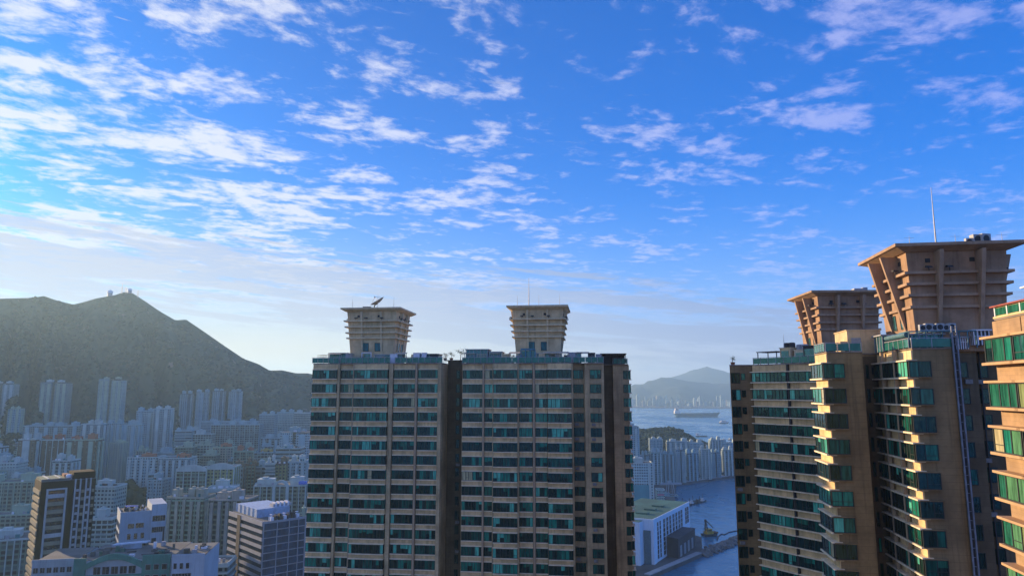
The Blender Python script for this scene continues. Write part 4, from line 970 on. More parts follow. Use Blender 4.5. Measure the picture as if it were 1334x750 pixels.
# arched green flats with curved white roof edges
for i, (a, b, t, Y) in enumerate(((230,269,612,600),(270,305,609.5,605))):
    o, P, w, h = city(['green and yellow flats under a curved white roof edge, nearer the red roofed tower', 'green and yellow flats under a curved white roof edge, nearer the red cornered flats'][i], a, b, t, Y, 20, -6, 'fins', 'yellow' if i else 'green', rib_white, 4, house=0)
    m = MB(); n = 16
    for k in range(n):
        a0, a1 = k/n, (k+1)/n; z = lambda q: h+1.1+3.2*math.sin(math.pi*q)**.8
        m.hexa([(w*a0,-.9,h-1.2),(w*a1,-.9,h-1.2),(w*a1,.5,h-1.2),(w*a0,.5,h-1.2),(w*a0,-.9,z(a0)),(w*a1,-.9,z(a1)),(w*a1,.5,z(a1)),(w*a0,.5,z(a0))], 0, skip=(3,5) if 0 < k < n-1 else ())
    m.build('curved_gable', [rib_white], o)
city('low white roofed hall wedged in front of the arched green flats', 268, 306, 638, 560, 22, -12, 'plain', 'strip', rib_white, roof=rib_white, house=1, cat='building')
o, P, w, h = city('low cream block with an arched white gable and blue awnings', 331, 398, 634, 540, 26, -6, 'fins', 'cream', rib_white, 8, house=2)
m = MB()
c = w*.52
for k in range(12):
    t0, t1 = math.pi*k/12, math.pi*(k+1)/12
    q = [(c+math.cos(t)*rr, z+math.sin(t)*rr) for t, rr, z in ((t0,4,h-1),(t1,4,h-1),(t1,6,h-1),(t0,6,h-1))]
    m.hexa([(q[i][0], y, q[i][1]) for y in (-1.2,) for i in range(4)]+[(q[i][0], .6, q[i][1]) for i in range(4)])
for x in (c-5, c+5): m.box(x-1, x+1, -1.2, .6, 0, h-1)
m.build('arched_gable', [rib_white], o)
m = MB(); m.box(w*.85, w*.99, 2, 9, h+1.2, h+3.0); m.build('roof_awning', [mat('blue tarpaulin', (.04,.14,.55), .6)], o)
city('grey green flats with crowded windows, the block beside the white hall of square windows', 217, 265, 649, 455, 17, 2, 'ribs', 'green', mat('grey green rib paint', (.30,.34,.28), .85, .2, .2, streak=.4), 5, house=3)
city('grey green flats with crowded windows, the block beside the glass office', 272, 322, 652, 440, 17, 2, 'ribs', 'beige', mat('grey beige rib paint', (.36,.35,.29), .85, .2, .2, streak=.4), 5, house=2)

# ---- nearer special blocks, windows as parts
wglass = mat('dark office glass', (.012,.02,.028), .12, .5, .3, spec=.6)
bglass = mat('blue office glass', (.02,.07,.12), .12, .5, .25, spec=.6)
def pane(o, fr, s0, s1, z0, z1, d=0.0, g=None, f=None, bars=0, name='window'):
    m = MB(); g = g or wglass; e = .1
    m.fbox(fr, s0, s1, d-.1, d+.02, z0, z1, 1); m.fbox(fr, s0-e, s0-.003, d-.1, d+.14, z0-e, z1+e); m.fbox(fr, s1+.003, s1+e, d-.1, d+.14, z0-e, z1+e); m.fbox(fr, s0, s1, d-.1, d+.13, z1+.003, z1+e); m.fbox(fr, s0, s1, d-.1, d+.16, z0-e, z0-.003)
    for i in range(bars): s = s0+(s1-s0)*(i+1)/(bars+1); m.fbox(fr, s-.05, s+.05, d-.05, d+.08, z0+.003, z1-.003)
    return m.build(name, [f or grey_m, g], o)
def black_tower():
    P = Plan(54, 330, R(-42), 628); z0 = 3.0; zt = zat(628, 330); h = zt-z0; w = P.U(126, 0, 614); dep = P.V(46.5, 0, 616)
    if dep < 10 or dep > 40: dep = 22
    o = P.root('office_tower', 'black tower with white piers and a cream banded side', 'tower', None, z0)
    FOOT.append((*P.world(w/2, dep/2)[:2], 24))
    blk = mat('black cladding', (.008,.008,.008), .8, .3, .1, spec=.08); cr = mat('cream spandrel paint', (.23,.22,.15), .8, .15, .2, streak=.3); wh = mat('white pier paint', (.36,.40,.40), .8, .15, .2, streak=.3)
    m = MB(); m.box(0, w, 0, dep, 0, h); f = Fr((0,0),(1,0)); fl = Fr((0,0),(0,1),(-1,0)); fh = 3.55; n = 24
    for a, b in ((.10,.135),(.435,.47)): m.fbox(f, w*a, w*b, -.1, .9, 0, h-3.2, 1)
    m.fbox(f, w*.135, w*.435, -.1, .85, h-3.9, h-3.2, 1)
    for a in (.60,.695,.80,.885): m.fbox(f, w*a, w*a+w*.028, -.1, .8, 0, h+.5, 1)
    for k in range(n):
        z = h-4.2-k*fh
        m.fbox(f, w*.135, w*.435, -.1, .4, z-3.3, z-1.5, 2 if k % 5 else 1); m.fbox(f, w*.64, w*.695, -.1, .35, z-1.2, z-.1, 1); m.fbox(f, w*.735, w*.80, -.1, .35, z-1.9, z-.5, 2); m.fbox(f, w*.84, w*.885, -.1, .35, z-1.2, z-.1, 1); m.fbox(f, w*.93, w*.98, -.1, .35, z-1.9, z-.5, 2)
        m.fbox(fl, .1, dep-.1, -.1, .5, z-1.6, z+.35, 2)
    m.build('wall', [blk, wh, cr], o)
    for k in range(n):
        z = h-4.2-k*fh
        pane(o, f, w*.15, w*.42, z-1.4, z-.15, .02, bars=2, f=dark_m); pane(o, f, w*.645, w*.69, z-3.2, z-1.4, .02, f=dark_m); pane(o, f, w*.845, w*.88, z-3.2, z-1.4, .02, f=dark_m)
        pane(o, fl, .6, dep-.6, z-3.0, z-1.8, .02, bars=6, f=dark_m)
    m = MB(); m.box(.3, w-.3, .3, dep-.3, h+.004, h+.2); m.box(-.1, w*.52, -.1, .5, h+.01, h+1.2, 0)
    m.build('roof', [roof_grey], o)
    m = MB(); m.box(w*.02, w*.45, 2, dep-.5, h+.205, h+1.1, 0); m.box(w*.12, w*.15, 2, dep-.5, h+1.103, h+1.4, 1); m.box(w*.33, w*.36, 2, dep-.5, h+1.103, h+1.4, 1); m.build('roof_deck', [roof_green, rib_white], o)
    m = MB(); m.box(w*.58, w*.99, 1.2, dep*.7, h+.21, h+3.4); m.build('lift_housing', [blk], o)
    m = MB(); m.lathe((w*.52, 4, h+.2), ((0,0),(1.4,0),(1.4,1.8),(1.0,2.3),(0,2.3)), 12); m.build('water_tank', [white_m], o)
    m = MB(); m.box(w*.46, w*.55, 8, 14, h+.2, h+2.2); m.build('plant_room', [roof_red], o)
    return o
black_tower()
def white_hall():
    P = Plan(157, 385, R(-33), 670); z0 = 3.0; h = zat(670, 385)-z0; w = P.U(197, 0, 668); w2 = P.U(217, 0, 661); dep = 22
    o = P.root('office_block', 'white block with square dark windows and a crowded roof', 'building', None, z0)
    FOOT.append((*P.world(w/2, dep/2)[:2], 20))
    wt = mat('white painted wall', (.36,.46,.52), .75, .1, .15, streak=.35); m = MB()
    m.box(0, w, 0, dep, 0, h); m.box(w+.002, w2, -1.2, dep, 0, h+4.2); m.build('wall', [wt], o)
    f = Fr((0,0),(1,0)); f2 = Fr((w,-1.2),(1,0)); fl = Fr((0,0),(0,1),(-1,0)); W = w2-w
    for a, b in ((.27,.46),(.52,.78)): pane(o, f, w*a, w*b, h-7.6, h-5.2, bars=2)
    for k in range(7):
        for a in (.27,.49,.71): pane(o, f, w*a, w*(a+.10), h-13.2-k*5.2, h-10.4-k*5.2)
    pane(o, f2, W*.1, W*.94, h-4.8, h-1.9, bars=4); pane(o, f2, W*.1, W*.82, h-10.6, h-7.9, bars=4); pane(o, f2, W*.84, W*.95, h-26, h-7.9, bars=0); pane(o, f2, W*.12, W*.42, h-24, h-13.6)
    for k in range(6):
        for j in range(5): pane(o, fl, 1+j*4.2, 4+j*4.2, h-8-k*5.2, h-4.8-k*5.2, g=bglass)
    m = MB(); m.box(.2, w-.2, .2, dep-.2, h+.004, h+.2); m.box(-.1, w-.01, -.1, .35, h+.01, h+1.1, 1); m.box(-.1, .35, .36, dep, h+.01, h+1.1, 1); m.build('roof', [roof_grey, wt], o)
    r = random.Random(3)
    for i in range(26):
        x, y = r.uniform(.8, w-2.4), r.uniform(.8, dep-3); a = r.uniform(.6, 1.7); m = MB(); zz = h+.25+(r.random() < .2)*1.4
        if r.random() < .3: m.tube((x, y, h+.25), (x+a*2, y+r.uniform(-1,1), h+.4), .3, n=8)
        else: m.box(x, x+a, y, y+a*.8, h+.205, h+.6+a*.9); m.box(x+a*.2, x+a*.7, y+.2, y+a*.6, h+.603+a*.9, h+.9+a*.9)
        m.build('roof_plant', [r.choice((dark_m, grey_m, white_m, roof_grey, dark_m))], o)
    m = MB(); m.hexa([(3,10,h+2.6),(9,10,h+2.2),(9,13,h+2.2),(3,13,h+2.6),(3,10,h+2.8),(9,10,h+2.4),(9,13,h+2.4),(3,13,h+2.8)]); m.box(3.2,3.4,10.2,10.4,h+.2,h+2.6); m.box(8.6,8.8,12.6,12.8,h+.2,h+2.2); m.build('roof_awning', [MATS['blue tarpaulin']], o)
white_hall()
def glass_office():
    P = Plan(343, 345, R(-43), 681); z0 = 3.0; h = zat(681, 345)-z0; w = P.U(399, 0, 669.5); dep = P.V(299, 0, 674)
    if not 10 < dep < 60: dep = 30
    o = P.root('office_block', 'blue glass office with a pale grid and a louvred roof screen', 'office building', None, z0)
    FOOT.append((*P.world(w/2, dep/2)[:2], 28))
    gr = mat('pale office cladding', (.30,.33,.35), .7, .12, .2, streak=.3); m = MB(); m.box(0, w, 0, dep, 0, h, 0)
    f = Fr((0,0),(1,0)); fl = Fr((0,0),(0,1),(-1,0)); fh = 3.45; n = int((h-1)/fh); cuts = (0,.02,.305,.325,.585,.605,.805,.825,1.0)
    for i in range(0, 9, 2): a = cuts[i]; b = cuts[i+1] if i < 8 else 1.0; m.fbox(f, w*a if a < 1 else w-.7, (w*b if i < 8 else w+.05), -.1, .45, 0, h+.9, 1)
    for k in range(n+1): z = h-k*fh; m.fbox(f, .02, w-.02, -.1, .4, z-.4, z+(.6 if k == 0 else 0), 1); m.fbox(fl, .02, dep-.02, -.1, .5, z-1.5, z+(.6 if k == 0 else 0), 1)
    m.fbox(fl, dep*.62, dep*.72, -.1, .7, 0, h+.4, 2); m.build('wall', [wglass, gr, mat('dark cladding', (.06,.055,.05), .6)], o)
    for k in range(min(n, 16)):
        z = h-k*fh
        for i in range(1, 8, 2): pane(o, f, w*cuts[i]+.15, w*cuts[i+1]-.15, z-fh+.15, z-.55, .03, bglass, dark_m, 4)
        pane(o, fl, .3, dep*.6, z-fh+.15, z-1.65, .03, wglass, dark_m, 7); pane(o, fl, dep*.74, dep-.3, z-fh+.15, z-1.65, .03, wglass, dark_m, 3)
    m = MB(); m.box(.2, w-.2, .2, dep-.2, h+.004, h+.2); m.build('roof', [roof_grey], o)
    lou = mat('blue white louvre screen', (.36,.48,.60), .6, .2, .6); m = MB(); m.box(3, w*.9, dep*.35, dep-1, h+.205, h+4.2)
    for i in range(14): x = 3+(w*.9-3)*i/13; m.box(x-.12, x+.12, dep*.35-.25, dep*.35-.003, h+.21, h+4.3)
    for i in range(6): y = dep*.35+(dep*.65-1)*i/5; m.box(2.75, 2.997, y-.12, y+.12, h+.21, h+4.3)
    m.build('louvre_screen', [lou], o)
    for i in range(7):
        m = MB(); x = w*.2+i*w*.1; m.box(x, x+1.5, 1.6, 4.5, h+.21, h+2.0+(i % 3)*.4); m.box(x+.2, x+1.1, 2, 4, h+2.9, h+3.1); m.box(x+.3,x+.4,2.2,2.3,h+2,h+2.9); m.build('cooling_unit', [white_m if i % 3 == 0 else dark_m], o)
    for i in range(9):
        m = MB(); x = w*.55+i*w*.05; m.box(x, x+.9, dep*.4, dep*.5, h+4.21, h+5.6+(i % 2)*.7); m.build('roof_plant', [white_m if i % 2 else grey_m], o)
glass_office()
def foreground_roofs():
    wt = mat('grey white plaster', (.32,.40,.42), .8, .15, .2, streak=.4)
    # pale low block
    P = Plan(42, 292, R(-12), 733); h = zat(733, 292)-3; w = P.U(97, 0, 727); o = P.root('low_block', 'pale low block at the foot of the black tower', 'building', None, 3); FOOT.append((*P.world(w/2, 12)[:2], 16))
    m = MB(); m.box(0, w, 0, 26, 0, h); m.box(-.2, w+.2, -.2, .3, h+.01, h+1.2); m.box(0, w, -.3, -.02, h-5, h-4.4); m.build('wall', [wt], o)
    m = MB(); m.box(.2, w-.2, .35, 25.8, h+.004, h+.2); m.build('roof', [roof_grey], o)
    f = Fr((0,0),(1,0))
    for k in range(2):
        for i in range(6): pane(o, f, w*(.04+i*.16), w*(.15+i*.16), h-4-k*4.5, h-2-k*4.5, bars=1)
    # green hall with arched fascia
    P = Plan(97, 285, R(-10), 731); h = zat(731, 285)-3; w = P.U(224, 0, 723); o = P.root('market_hall', 'green hall with a curved arched fascia and a cluttered roof', 'building', None, 3); FOOT.append((*P.world(w/2, 12)[:2], 26))
    gw = mat('green painted fascia', (.05,.22,.17), .75, .2, .2, streak=.4); m = MB(); m.box(0, w, 0, 30, 0, h, 0); f = Fr((0,0),(1,0))
    m.fbox(f, 0, w*.12, -.1, .6, 0, h+1.2, 1); m.fbox(f, w*.70, w*.99, -.1, .8, 0, h+1.6, 1); m.fbox(f, .02, w*.98, -.1, .25, h-6.2, h-5.4, 1)
    m.build('wall', [wt, gw], o)
    m = MB(); n = 20
    for k in range(n):
        a, b = k/n, (k+1)/n; z = lambda q: h-3.0+3.6*math.sin(math.pi*q)
        x0, x1 = w*(.12+.58*a), w*(.12+.58*b)
        m.hexa([(x0,-1.0,z(a)-.2),(x1,-1.0,z(b)-.2),(x1,.3,z(b)-.2),(x0,.3,z(a)-.2),(x0,-1.0,z(a)+2.0),(x1,-1.0,z(b)+2.0),(x1,.3,z(b)+2.0),(x0,.3,z(a)+2.0)], skip=(3,5) if 0 < k < n-1 else ())
    m.build('arched_fascia', [gw], o)
    for i in range(5): pane(o, f, w*(.20+i*.09), w*(.27+i*.09), h-5.2, h-2.4, .02, bars=1)
    for i in range(8): pane(o, f, w*(.14+i*.07), w*(.19+i*.07), h-9.5, h-7, .02, bars=1)
    for i in range(3):
        for k in range(3): pane(o, f, w*(.74+i*.085), w*(.79+i*.085), h-4-k*4, h-2-k*4, .82)
    m = MB(); m.box(.2, w-.2, .35, 29.8, h+.004, h+.2); m.build('roof', [roof_grey], o)
    m = MB(); m.hexa([(w*.22,16,h+2.2),(w*.56,20,h+2.2),(w*.56,24,h+2.2),(w*.22,20,h+2.2),(w*.22,16,h+2.6),(w*.56,20,h+2.6),(w*.56,24,h+2.6),(w*.22,20,h+2.6)]); m.box(w*.3,w*.5,19.5,21,h+.2,h+2.198); m.build('roof_canopy', [mat('pale blue sheet roof', (.34,.46,.56), .6, .2, .4)], o)
    r = random.Random(9)
    for i in range(30):
        x, y = r.uniform(1, w-4), r.uniform(2, 27); a = r.uniform(.8, 2.6); m = MB()
        if i % 4 == 0: m.tube((x,y,h+.5), (x+a*3,y+r.uniform(-2,2),h+.5), .22, n=6)
        else: m.box(x, x+a, y, y+a*.8, h+.205, h+.5+r.uniform(.5, 2)); 
        m.build('roof_plant', [r.choice((dark_m, grey_m, roof_grey, white_m, roof_green))], o)
    # white end block
    P = Plan(224.5, 280, R(-10), 725); h = zat(725, 280)-3; w = P.U(267, 0, 722); o = P.root('low_block', 'white end block with three small square windows over a dark band', 'building', None, 3); FOOT.append((*P.world(w/2, 12)[:2], 14))
    m = MB(); m.box(0, w, 0, 24, 0, h); m.fbox(f, w*.64, w+.02, -.1, .5, 0, h+1.0); m.box(-.1, w*.64, -.2, .2, h+.01, h+.9); m.build('wall', [mat('white painted wall', (1,1,1))], o)
    for i in range(3): pane(o, f, w*(.06+i*.19), w*(.15+i*.19), h-4.4, h-2.4)
    for k in range(3): pane(o, f, w*.03, w*.6, h-7.6-k*3.4, h-6.2-k*3.4, bars=5)
    m = MB(); m.box(.2, w-.2, .35, 23.8, h+.004, h+.2); m.build('roof', [roof_grey], o)
    for i in range(8):
        x, y = r.uniform(1, w-4), r.uniform(2, 20); a = r.uniform(.8, 2.2); m = MB(); m.box(x, x+a, y, y+a*.8, h+.205, h+.5+r.uniform(.5, 1.6)); m.build('roof_plant', [r.choice((dark_m, grey_m, white_m))], o)
foreground_roofs()
city('low pale shed between the white end block and the grey beige flats', 268, 296, 737, 330, 16, -8, 'bands', 'pale', rib_white, house=0, cat='building')
# crowded low town filling the gaps: nothing tells these apart
r = random.Random(21)
placed = 0
for row, (Y, t0, t1, k) in enumerate(((1180,560,572,20),(1080,566,580,18),(930,574,590,16),(820,586,602,13),(700,600,622,11),(600,622,645,9),(500,655,680,7))):
    for i in range(k):
        px = -20+(430)*(i+r.random()*.7)/k; pw = r.uniform(10, 24)*700/Y*.9+4; tp = r.uniform(t0, t1); YY = Y*r.uniform(.96, 1.04)
        t = ray(px+pw/2, tp)[0]; x, y = t*YY, YY+8
        if any(math.hypot(x-a, y-b) < c+9 for a, b, c in FOOT): continue
        if 112 < px+pw and px < 170 and 580 < Y < 900: continue
        far = Y > 750
        city('hazy low block lost among the crowded flats below the mountain' if far else 'small plain block wedged between the larger flats of the near town', px, px+pw, tp, YY, r.uniform(12, 20), r.uniform(-25, 5), r.choice(('plain','fins','bands','ribs')), r.choice(('pale','grid','green','cream','blue','pink','beige')), r.choice((rib_white, rib_blue, rib_cream)), 3, house=r.choice((1,1,2)), group='crowded far low blocks' if far else 'crowded near low blocks', seed=row*50+i, cat='building', name='low_block')
# tree patches inside the town
def grove(pts, nn, s0, s1, label, seed, z=None):
    r = random.Random(seed); b = MB()
    for _ in range(nn):
        px, Y = r.uniform(pts[0], pts[1]), r.uniform(pts[2], pts[3]); t = ray(px, 600)[0]; x, y = t*Y, Y; s = r.uniform(s0, s1); zz = mtn(x, y)
        if any(math.hypot(x-a, y-b_) < c*.75 for a, b_, c in FOOT): continue
        for k in range(7): b.blob((x+r.gauss(0, s*.5), y+r.gauss(0, s*.5), zz+s*.7+r.gauss(0, s*.3)+(pts[4] if len(pts) > 4 else 0)), s*r.uniform(.35, .6), r, r.choice((0,0,1)), .85)
    if b.v: tag(b.build('woodland', [MATS['mountain tree crowns'], MATS['olive tree crowns']]), label, None, None, 'stuff')
grove((116, 176, 610, 700, 30), 170, 7, 12, 'dark wooded knoll beside the red roofed estate tower', 1)
grove((-10, 60, 470, 550, 12), 60, 6, 10, 'dark trees between the cream flats', 2)
grove((-20, 40, 330, 400, 6), 50, 6, 10, 'dark trees at the picture corner below the cream flats', 3)
grove((130, 300, 400, 450, 0), 70, 6, 10, 'dark trees between the near flats', 5)
grove((280, 400, 480, 560, 6), 60, 6, 10, 'dark trees behind the glass office', 6)
grove((0, 400, 850, 1150, 4), 160, 6, 11, 'scattered dark trees in the far town', 7)
grove((400, 520, 260, 1100, 2), 260, 7, 12, 'dark park trees behind the twin towers', 9)
# summit radar station
def peak(px): 
    Y = RR/math.sqrt(1+((px-CX)/F/1.0108)**2); t = (px-CX)/F/1.0108; x, y = t*Y, Y; return x, y, mtn(x, y)
for px, rr, lab in ((134.5, 8.5, 'round radome on the shoulder of the summit'), (160.5, 7, 'smaller radome crowning the summit tower')):
    x, y, z = peak(px); o = empty('radome', (x, y-8, z-3), 0, lab, 'radome'); m = MB(); m.lathe((0,0,0), ((rr*.8,0),(rr*.8,rr*1.1)), 14); m.build('drum', [grey_m], o)
    m = MB(); m.lathe((0,0,rr*1.1), [(rr*math.cos(a), rr*math.sin(a)+rr*.2) for a in [(-.2+i*.177) for i in range(11)]], 16); m.build('dome', [white_m], o, smooth=True)
for px, hh, lab in ((149.5, 26, 'lattice mast on the summit, the taller one'), (171, 22, 'thin mast on the summit slope beyond the radomes'), (155, 16, 'short mast between the summit radomes')):
    x, y, z = peak(px); m = MB()
    for a, b in ((-1.6,-1.6),(1.6,-1.6),(1.6,1.6),(-1.6,1.6)): m.tube((a,b,-6), (a*.2,b*.2,hh), .35, .2, 5)
    for i in range(6): q = hh*i/6; s = 1.6*(1-.8*(q+6)/(hh+6)); m.box(-s, s, -s, s, q, q+.4)
    o = m.build('lattice_mast', [grey_m], None, (x, y-6, z)); tag(o, lab, 'radio mast')
# ================================================================== harbour side
city('slim pale tower peeping past the mast tower', 818, 832, 556, 980, 20, 0, 'ribs', 'blue', rib_white, 2, base=2.9, house=1)
for i, (a, b, t) in enumerate(((846.5,863,572),(870,897,575),(898,916,576.5),(926,941,573),(941.5,962,577))):
    city(['squat pale block standing apart before the headland', 'wide pale slab in front of the headland trees', 'pale slab beside the wide one before the headland', 'higher pale block at the tip of the headland', 'pale slab at the water side of the headland tip'][i], a, b, t, 1240, 18, 4, 'ribs' if i % 2 else 'fins', 'blue', rib_white, 4, base=2.9, house=2)
xs = (834, 848.5, 864, 880, 895, 911, 926, 941, 957); tp = (592.5, 589, 591, 586, 590, 585.5, 589, 586)
QY = [gp(860, yb)[1]+22 for yb in (634, 633.5, 632.5, 631, 628.5, 626, 624, 621.5)]
for i in range(8):
    city('%s ribbed pale block along the promenade, counted from the mast tower' % ('first second third fourth fifth sixth seventh eighth'.split()[i]), xs[i]+.5*(i % 2), xs[i+1]-2.4+.8*(i % 3), tp[i], QY[i], 15, (5, -8, 12, 3, -4, 14, 0, 8)[i], 'ribs' if i % 3 else 'twin', ('blue', 'grid', 'pale')[i % 3], rib_white if i % 2 else rib_blue, 3, base=2.9, house=2, group='quayside promenade row')
m = MB(); a, b = gp(882,629), gp(958,618.5); m.quad((a[0],a[1],3.01),(b[0],b[1],3.01),(b[0]+1,b[1]+16,3.01),(a[0]-2,a[1]+16,3.01)); m.box(0,0,0,0,0,0) if False else None
d = Vector((b[0]-a[0], b[1]-a[1])); fq = Fr(a, d); m2 = MB(); m2.fbox(fq, 0, d.length, -14, 0.6, 3.0, 3.5); tag(m2.build('promenade', [mat('pale paving', (.42,.42,.40), .9, .15, .05)]), 'pale promenade along the water', None, None, 'structure')
tl = MB(); r = random.Random(12)
for i in range(120):
    q = fq.p(d.length*r.random(), -8-r.random()*8); s = r.uniform(2, 3.6)
    for k in range(3): tl.blob((q[0]+r.gauss(0,1), q[1]+r.gauss(0,1), 4.5+s*.8+r.gauss(0,.6)), s*.6, r, r.choice((0,1)))
tag(tl.build('woodland', [MATS['mountain tree crowns'], MATS['olive tree crowns']]), 'line of street trees along the promenade', None, None, 'stuff')
# white waterside block with teal cladding
o, P, w, h = city('tall white block with teal cladding on its lower front', 820, 851, 604, 740, 26, 3, 'plain', 'blue', rib_white, base=2.9, house=1, cat='building')
m = MB(); m.box(P.U(824,0,604), w*.80, -.5, -.02, 4, zat(631,740)-2.9); m.build('teal_cladding', [mat('teal cladding', (.06,.26,.30), .6, .15, .05)], o)
m = MB(); m.box(w*.80, w*.86, -.6, .3, 2, h+.5); m.box(w*.95, w+.1, -.6, .3, 2, h+.5); m.build('pier', [rib_white], o)
def warehouse():
    A = Vector((*gp(852,735),)); B = Vector((*gp(899.5,703),)); zt = zat(677.5, A.y)
    d = (B-A); L = d.length; d.normalize(); phi = math.atan2(-d.y, d.x)
    o = empty('warehouse', (A.x, A.y, 3), -phi, 'big white waterside block with a green roof and a dark windowed long side', 'warehouse')
    wt = mat('waterside white wall', (.70,.80,.86), .75, .08, .05, streak=.25); h = zt-3; dep = 46
    m = MB(); m.box(0, L, 0, dep, 0, h); m.box(-.4, L+.1, -.35, .25, h-.5, h+.8); m.box(-.4, .25, .26, dep, h-.5, h+.8); m.box(L*.0, L*.06, -.6, .2, 0, h+1.0)
    m.box(-9, -.02, 8, dep-4, 0, h-.8); m.box(-.9, -.02, 2, 7.6, 0, h-8, 1); m.build('wall', [wt, mat('dark teal cladding', (.08,.16,.18), .7)], o)  # second material: dark teal strip on the end face
    m = MB(); m.box(.3, L-.2, .3, dep, h+.004, h+.35); m.box(-8.8, -.45, 8.2, dep-4.2, h-.79, h-.6); m.build('roof', [roof_green], o)
    m = MB()
    for i in range(3): m = MB(); m.box(L*(.2+.2*i), L*(.2+.2*i)+6, 12, 22, h+.36, h+1.6); m.build('roof_hatch', [roof_green], o)
    f = Fr((0,0),(1,0)); rows = 8; fh = (h-5)/rows; cnt = 0
    cols = [.10,.16,.25,.33,.41,.50,.58,.66,.73,.86,.92]
    for k in range(rows):
        z = h-3.2-k*fh
        for j, c in enumerate(cols):
            if k >= 4 and j > 7-(k-4)*1.2+1: continue
            if k in (4, 6) and 3 <= j <= 7: s0, s1 = L*c-1, L*c+5.6
            else: s0, s1 = L*c, L*c+(3.2 if j in (0, 1) else 5.0)
            pane(o, f, s0, s1, z-3.0, z, .0, wglass, dark_m, 1)
    f2 = Fr((-9, 8), (0, 1), (-1, 0))
    for k in range(6):
        for j in range(3): pane(o, f2, 5+j*10, 8+j*10, h-6-k*5, h-4-k*5, .0, wglass, rib_white)
    # dark low annex on the quay
    q = empty('quay_shed', (*gp(905, 716),3), -phi, 'dark low shed on the quay beside the white waterside block', 'shed')
    P_ = Plan(880,1,0); A2 = Vector(gp(884,727)); 
    q.location = (A2.x, A2.y, 3); LL = (Vector(gp(913,712))-A2).length; hh = zat(702, A2.y)-3
    m = MB(); m.prism([(0,0),(LL,0),(LL,16),(6,16)], 0, hh); m.build('wall', [mat('dark shed cladding', (.03,.035,.045), .7, .3, .1)], q)
    m = MB(); m.prism([(-.4,-.4),(LL+.4,-.4),(LL+.4,16.4),(5.6,16.4)], hh+.004, hh+.5); m.build('roof', [mat('dark shed roof', (.05,.055,.065), .8, .3, .1)], q)
    for i in range(4):
        m = MB(); m.box(LL*(.1+.22*i), LL*(.1+.22*i)+5, -.25, -.01, .3, hh*.6); m.build('door', [grey_m], q)
warehouse()
# quay wall, fenders, breakwater
def strip(pts, wdt, z0, z1, name, mt, label, kind='structure', cat=None):
    m = MB()
    for a, b in zip(pts, pts[1:]):
        f = Fr(a, (b[0]-a[0], b[1]-a[1])); m.fbox(f, 0, math.dist(a, b), -wdt, 0, z0, z1)
    return tag(m.build(name, [mt]), label, cat, None, kind)
strip([gp(847,749), gp(914.5,720)], 5, 2.9, 3.6, 'quay_edge', mat('pale quay concrete', (.36,.36,.34), .9, .2, .1), 'concrete quay edge in front of the white waterside block')
def breakwater():
    r = random.Random(2); a, b = Vector(gp(913,722,1)), Vector(gp(975,696,1)); m = MB(); d = b-a; n = Vector((-d.y, d.x)).normalized()
    for i in range(420):
        t = r.random(); o = r.gauss(0, 3.2); c = a+d*t+n*o; s = r.uniform(1.2, 2.6); m.blob((c.x, c.y, max(.3, 2.6-abs(o)*.38)), s, r, 0, .7)
    tag(m.build('breakwater', [mat('breakwater rock', (.17,.165,.15), .95, .35, .2)]), 'low rubble breakwater running out from the quay', 'breakwater')
breakwater()
m = MB(); pts = [gp(934,703,.2), gp(936,698,.2), gp(940,695,.2), gp(944,696,.2), gp(949,693,.2), gp(958,691,.2), gp(975,690,.2)]
for a, b in zip(pts, pts[1:]): m.tube((*a,.2), (*b,.2), .55, n=6)
tag(m.build('floating_boom', [dark_m]), 'thin dark floating boom curling off the breakwater', 'floating boom')
def vessel(name, px, py, length, beam, rz, label, cat, hull, cabin, cab=(.1,.35), ch=4.0, fb=2.2, mastn=1, group=None, stern_high=False):
    x, y = ground(px, py, 0); o = empty(name, (x, y, 0), rz, label, cat, group); L, B = length/2, beam/2
    m = MB(); pl = [(-L,-B*.8),(-L*.9,-B),(L*.55,-B),(L*.85,-B*.55),(L,0),(L*.85,B*.55),(L*.55,B),(-L*.9,B),(-L,B*.8)]
    n = len(pl); k = .86
    m.v += [(a*k, b*k, -1) for a, b in pl]+[(a, b, fb*(1+.45*max(0, a/L)**3)) for a, b in pl]
    for i in range(n): j = (i+1) % n; m.f.append((i, j, n+j, n+i)); m.mi.append(0)
    m.f.append(tuple(range(n, 2*n))); m.mi.append(0); m.build('hull', [hull], o)
    c0, c1 = -L+length*cab[0], -L+length*cab[1]; m = MB(); m.box(c0, c1, -B*.75, B*.75, fb*.9, fb+ch*.55); m.box(c0+(c1-c0)*.15, c1-(c1-c0)*.2, -B*.6, B*.6, fb+ch*.55+.003, fb+ch); m.box(c0+(c1-c0)*.1, c1-(c1-c0)*.1, -B*.68, B*.68, fb+ch+.004, fb+ch+.3)
    cb = m.build('cabin', [cabin], o)
    m = MB(); m.box(c1-(c1-c0)*.2-.02, c1-(c1-c0)*.2+.05, -B*.5, B*.5, fb+ch*.68, fb+ch*.9); m.box(c0+(c1-c0)*.2, c1-(c1-c0)*.25, -B*.6-.05, -B*.6+.02, fb+ch*.68, fb+ch*.9); m.build('window', [wglass], cb)
    for i in range(mastn): m = MB(); xx = c0+(c1-c0)*.4+i*length*.3; m.tube((xx,0,fb+(ch if i == 0 else 0)), (xx,0,fb+ch*1.9), beam*.02, n=5); m.build('mast', [grey_m], o)
    return o, L, B
hull_d = mat('dark hull paint', (.02,.035,.04), .6, .2, .05); hull_t = mat('teal hull paint', (.03,.10,.11), .6, .2, .02); cab_w = mat('white cabin paint', (.70,.68,.64), .6, .08, .1); hull_r = mat('rust hull paint', (.16,.07,.035), .8, .3, .2)
o, L, B = vessel('cargo_ship', 908, 542.5, 248, 38, R(-3), 'very long dark cargo ship with a white stern house far out in the harbour', 'ship', hull_t, cab_w, (.02,.13), 26, 17, 2)
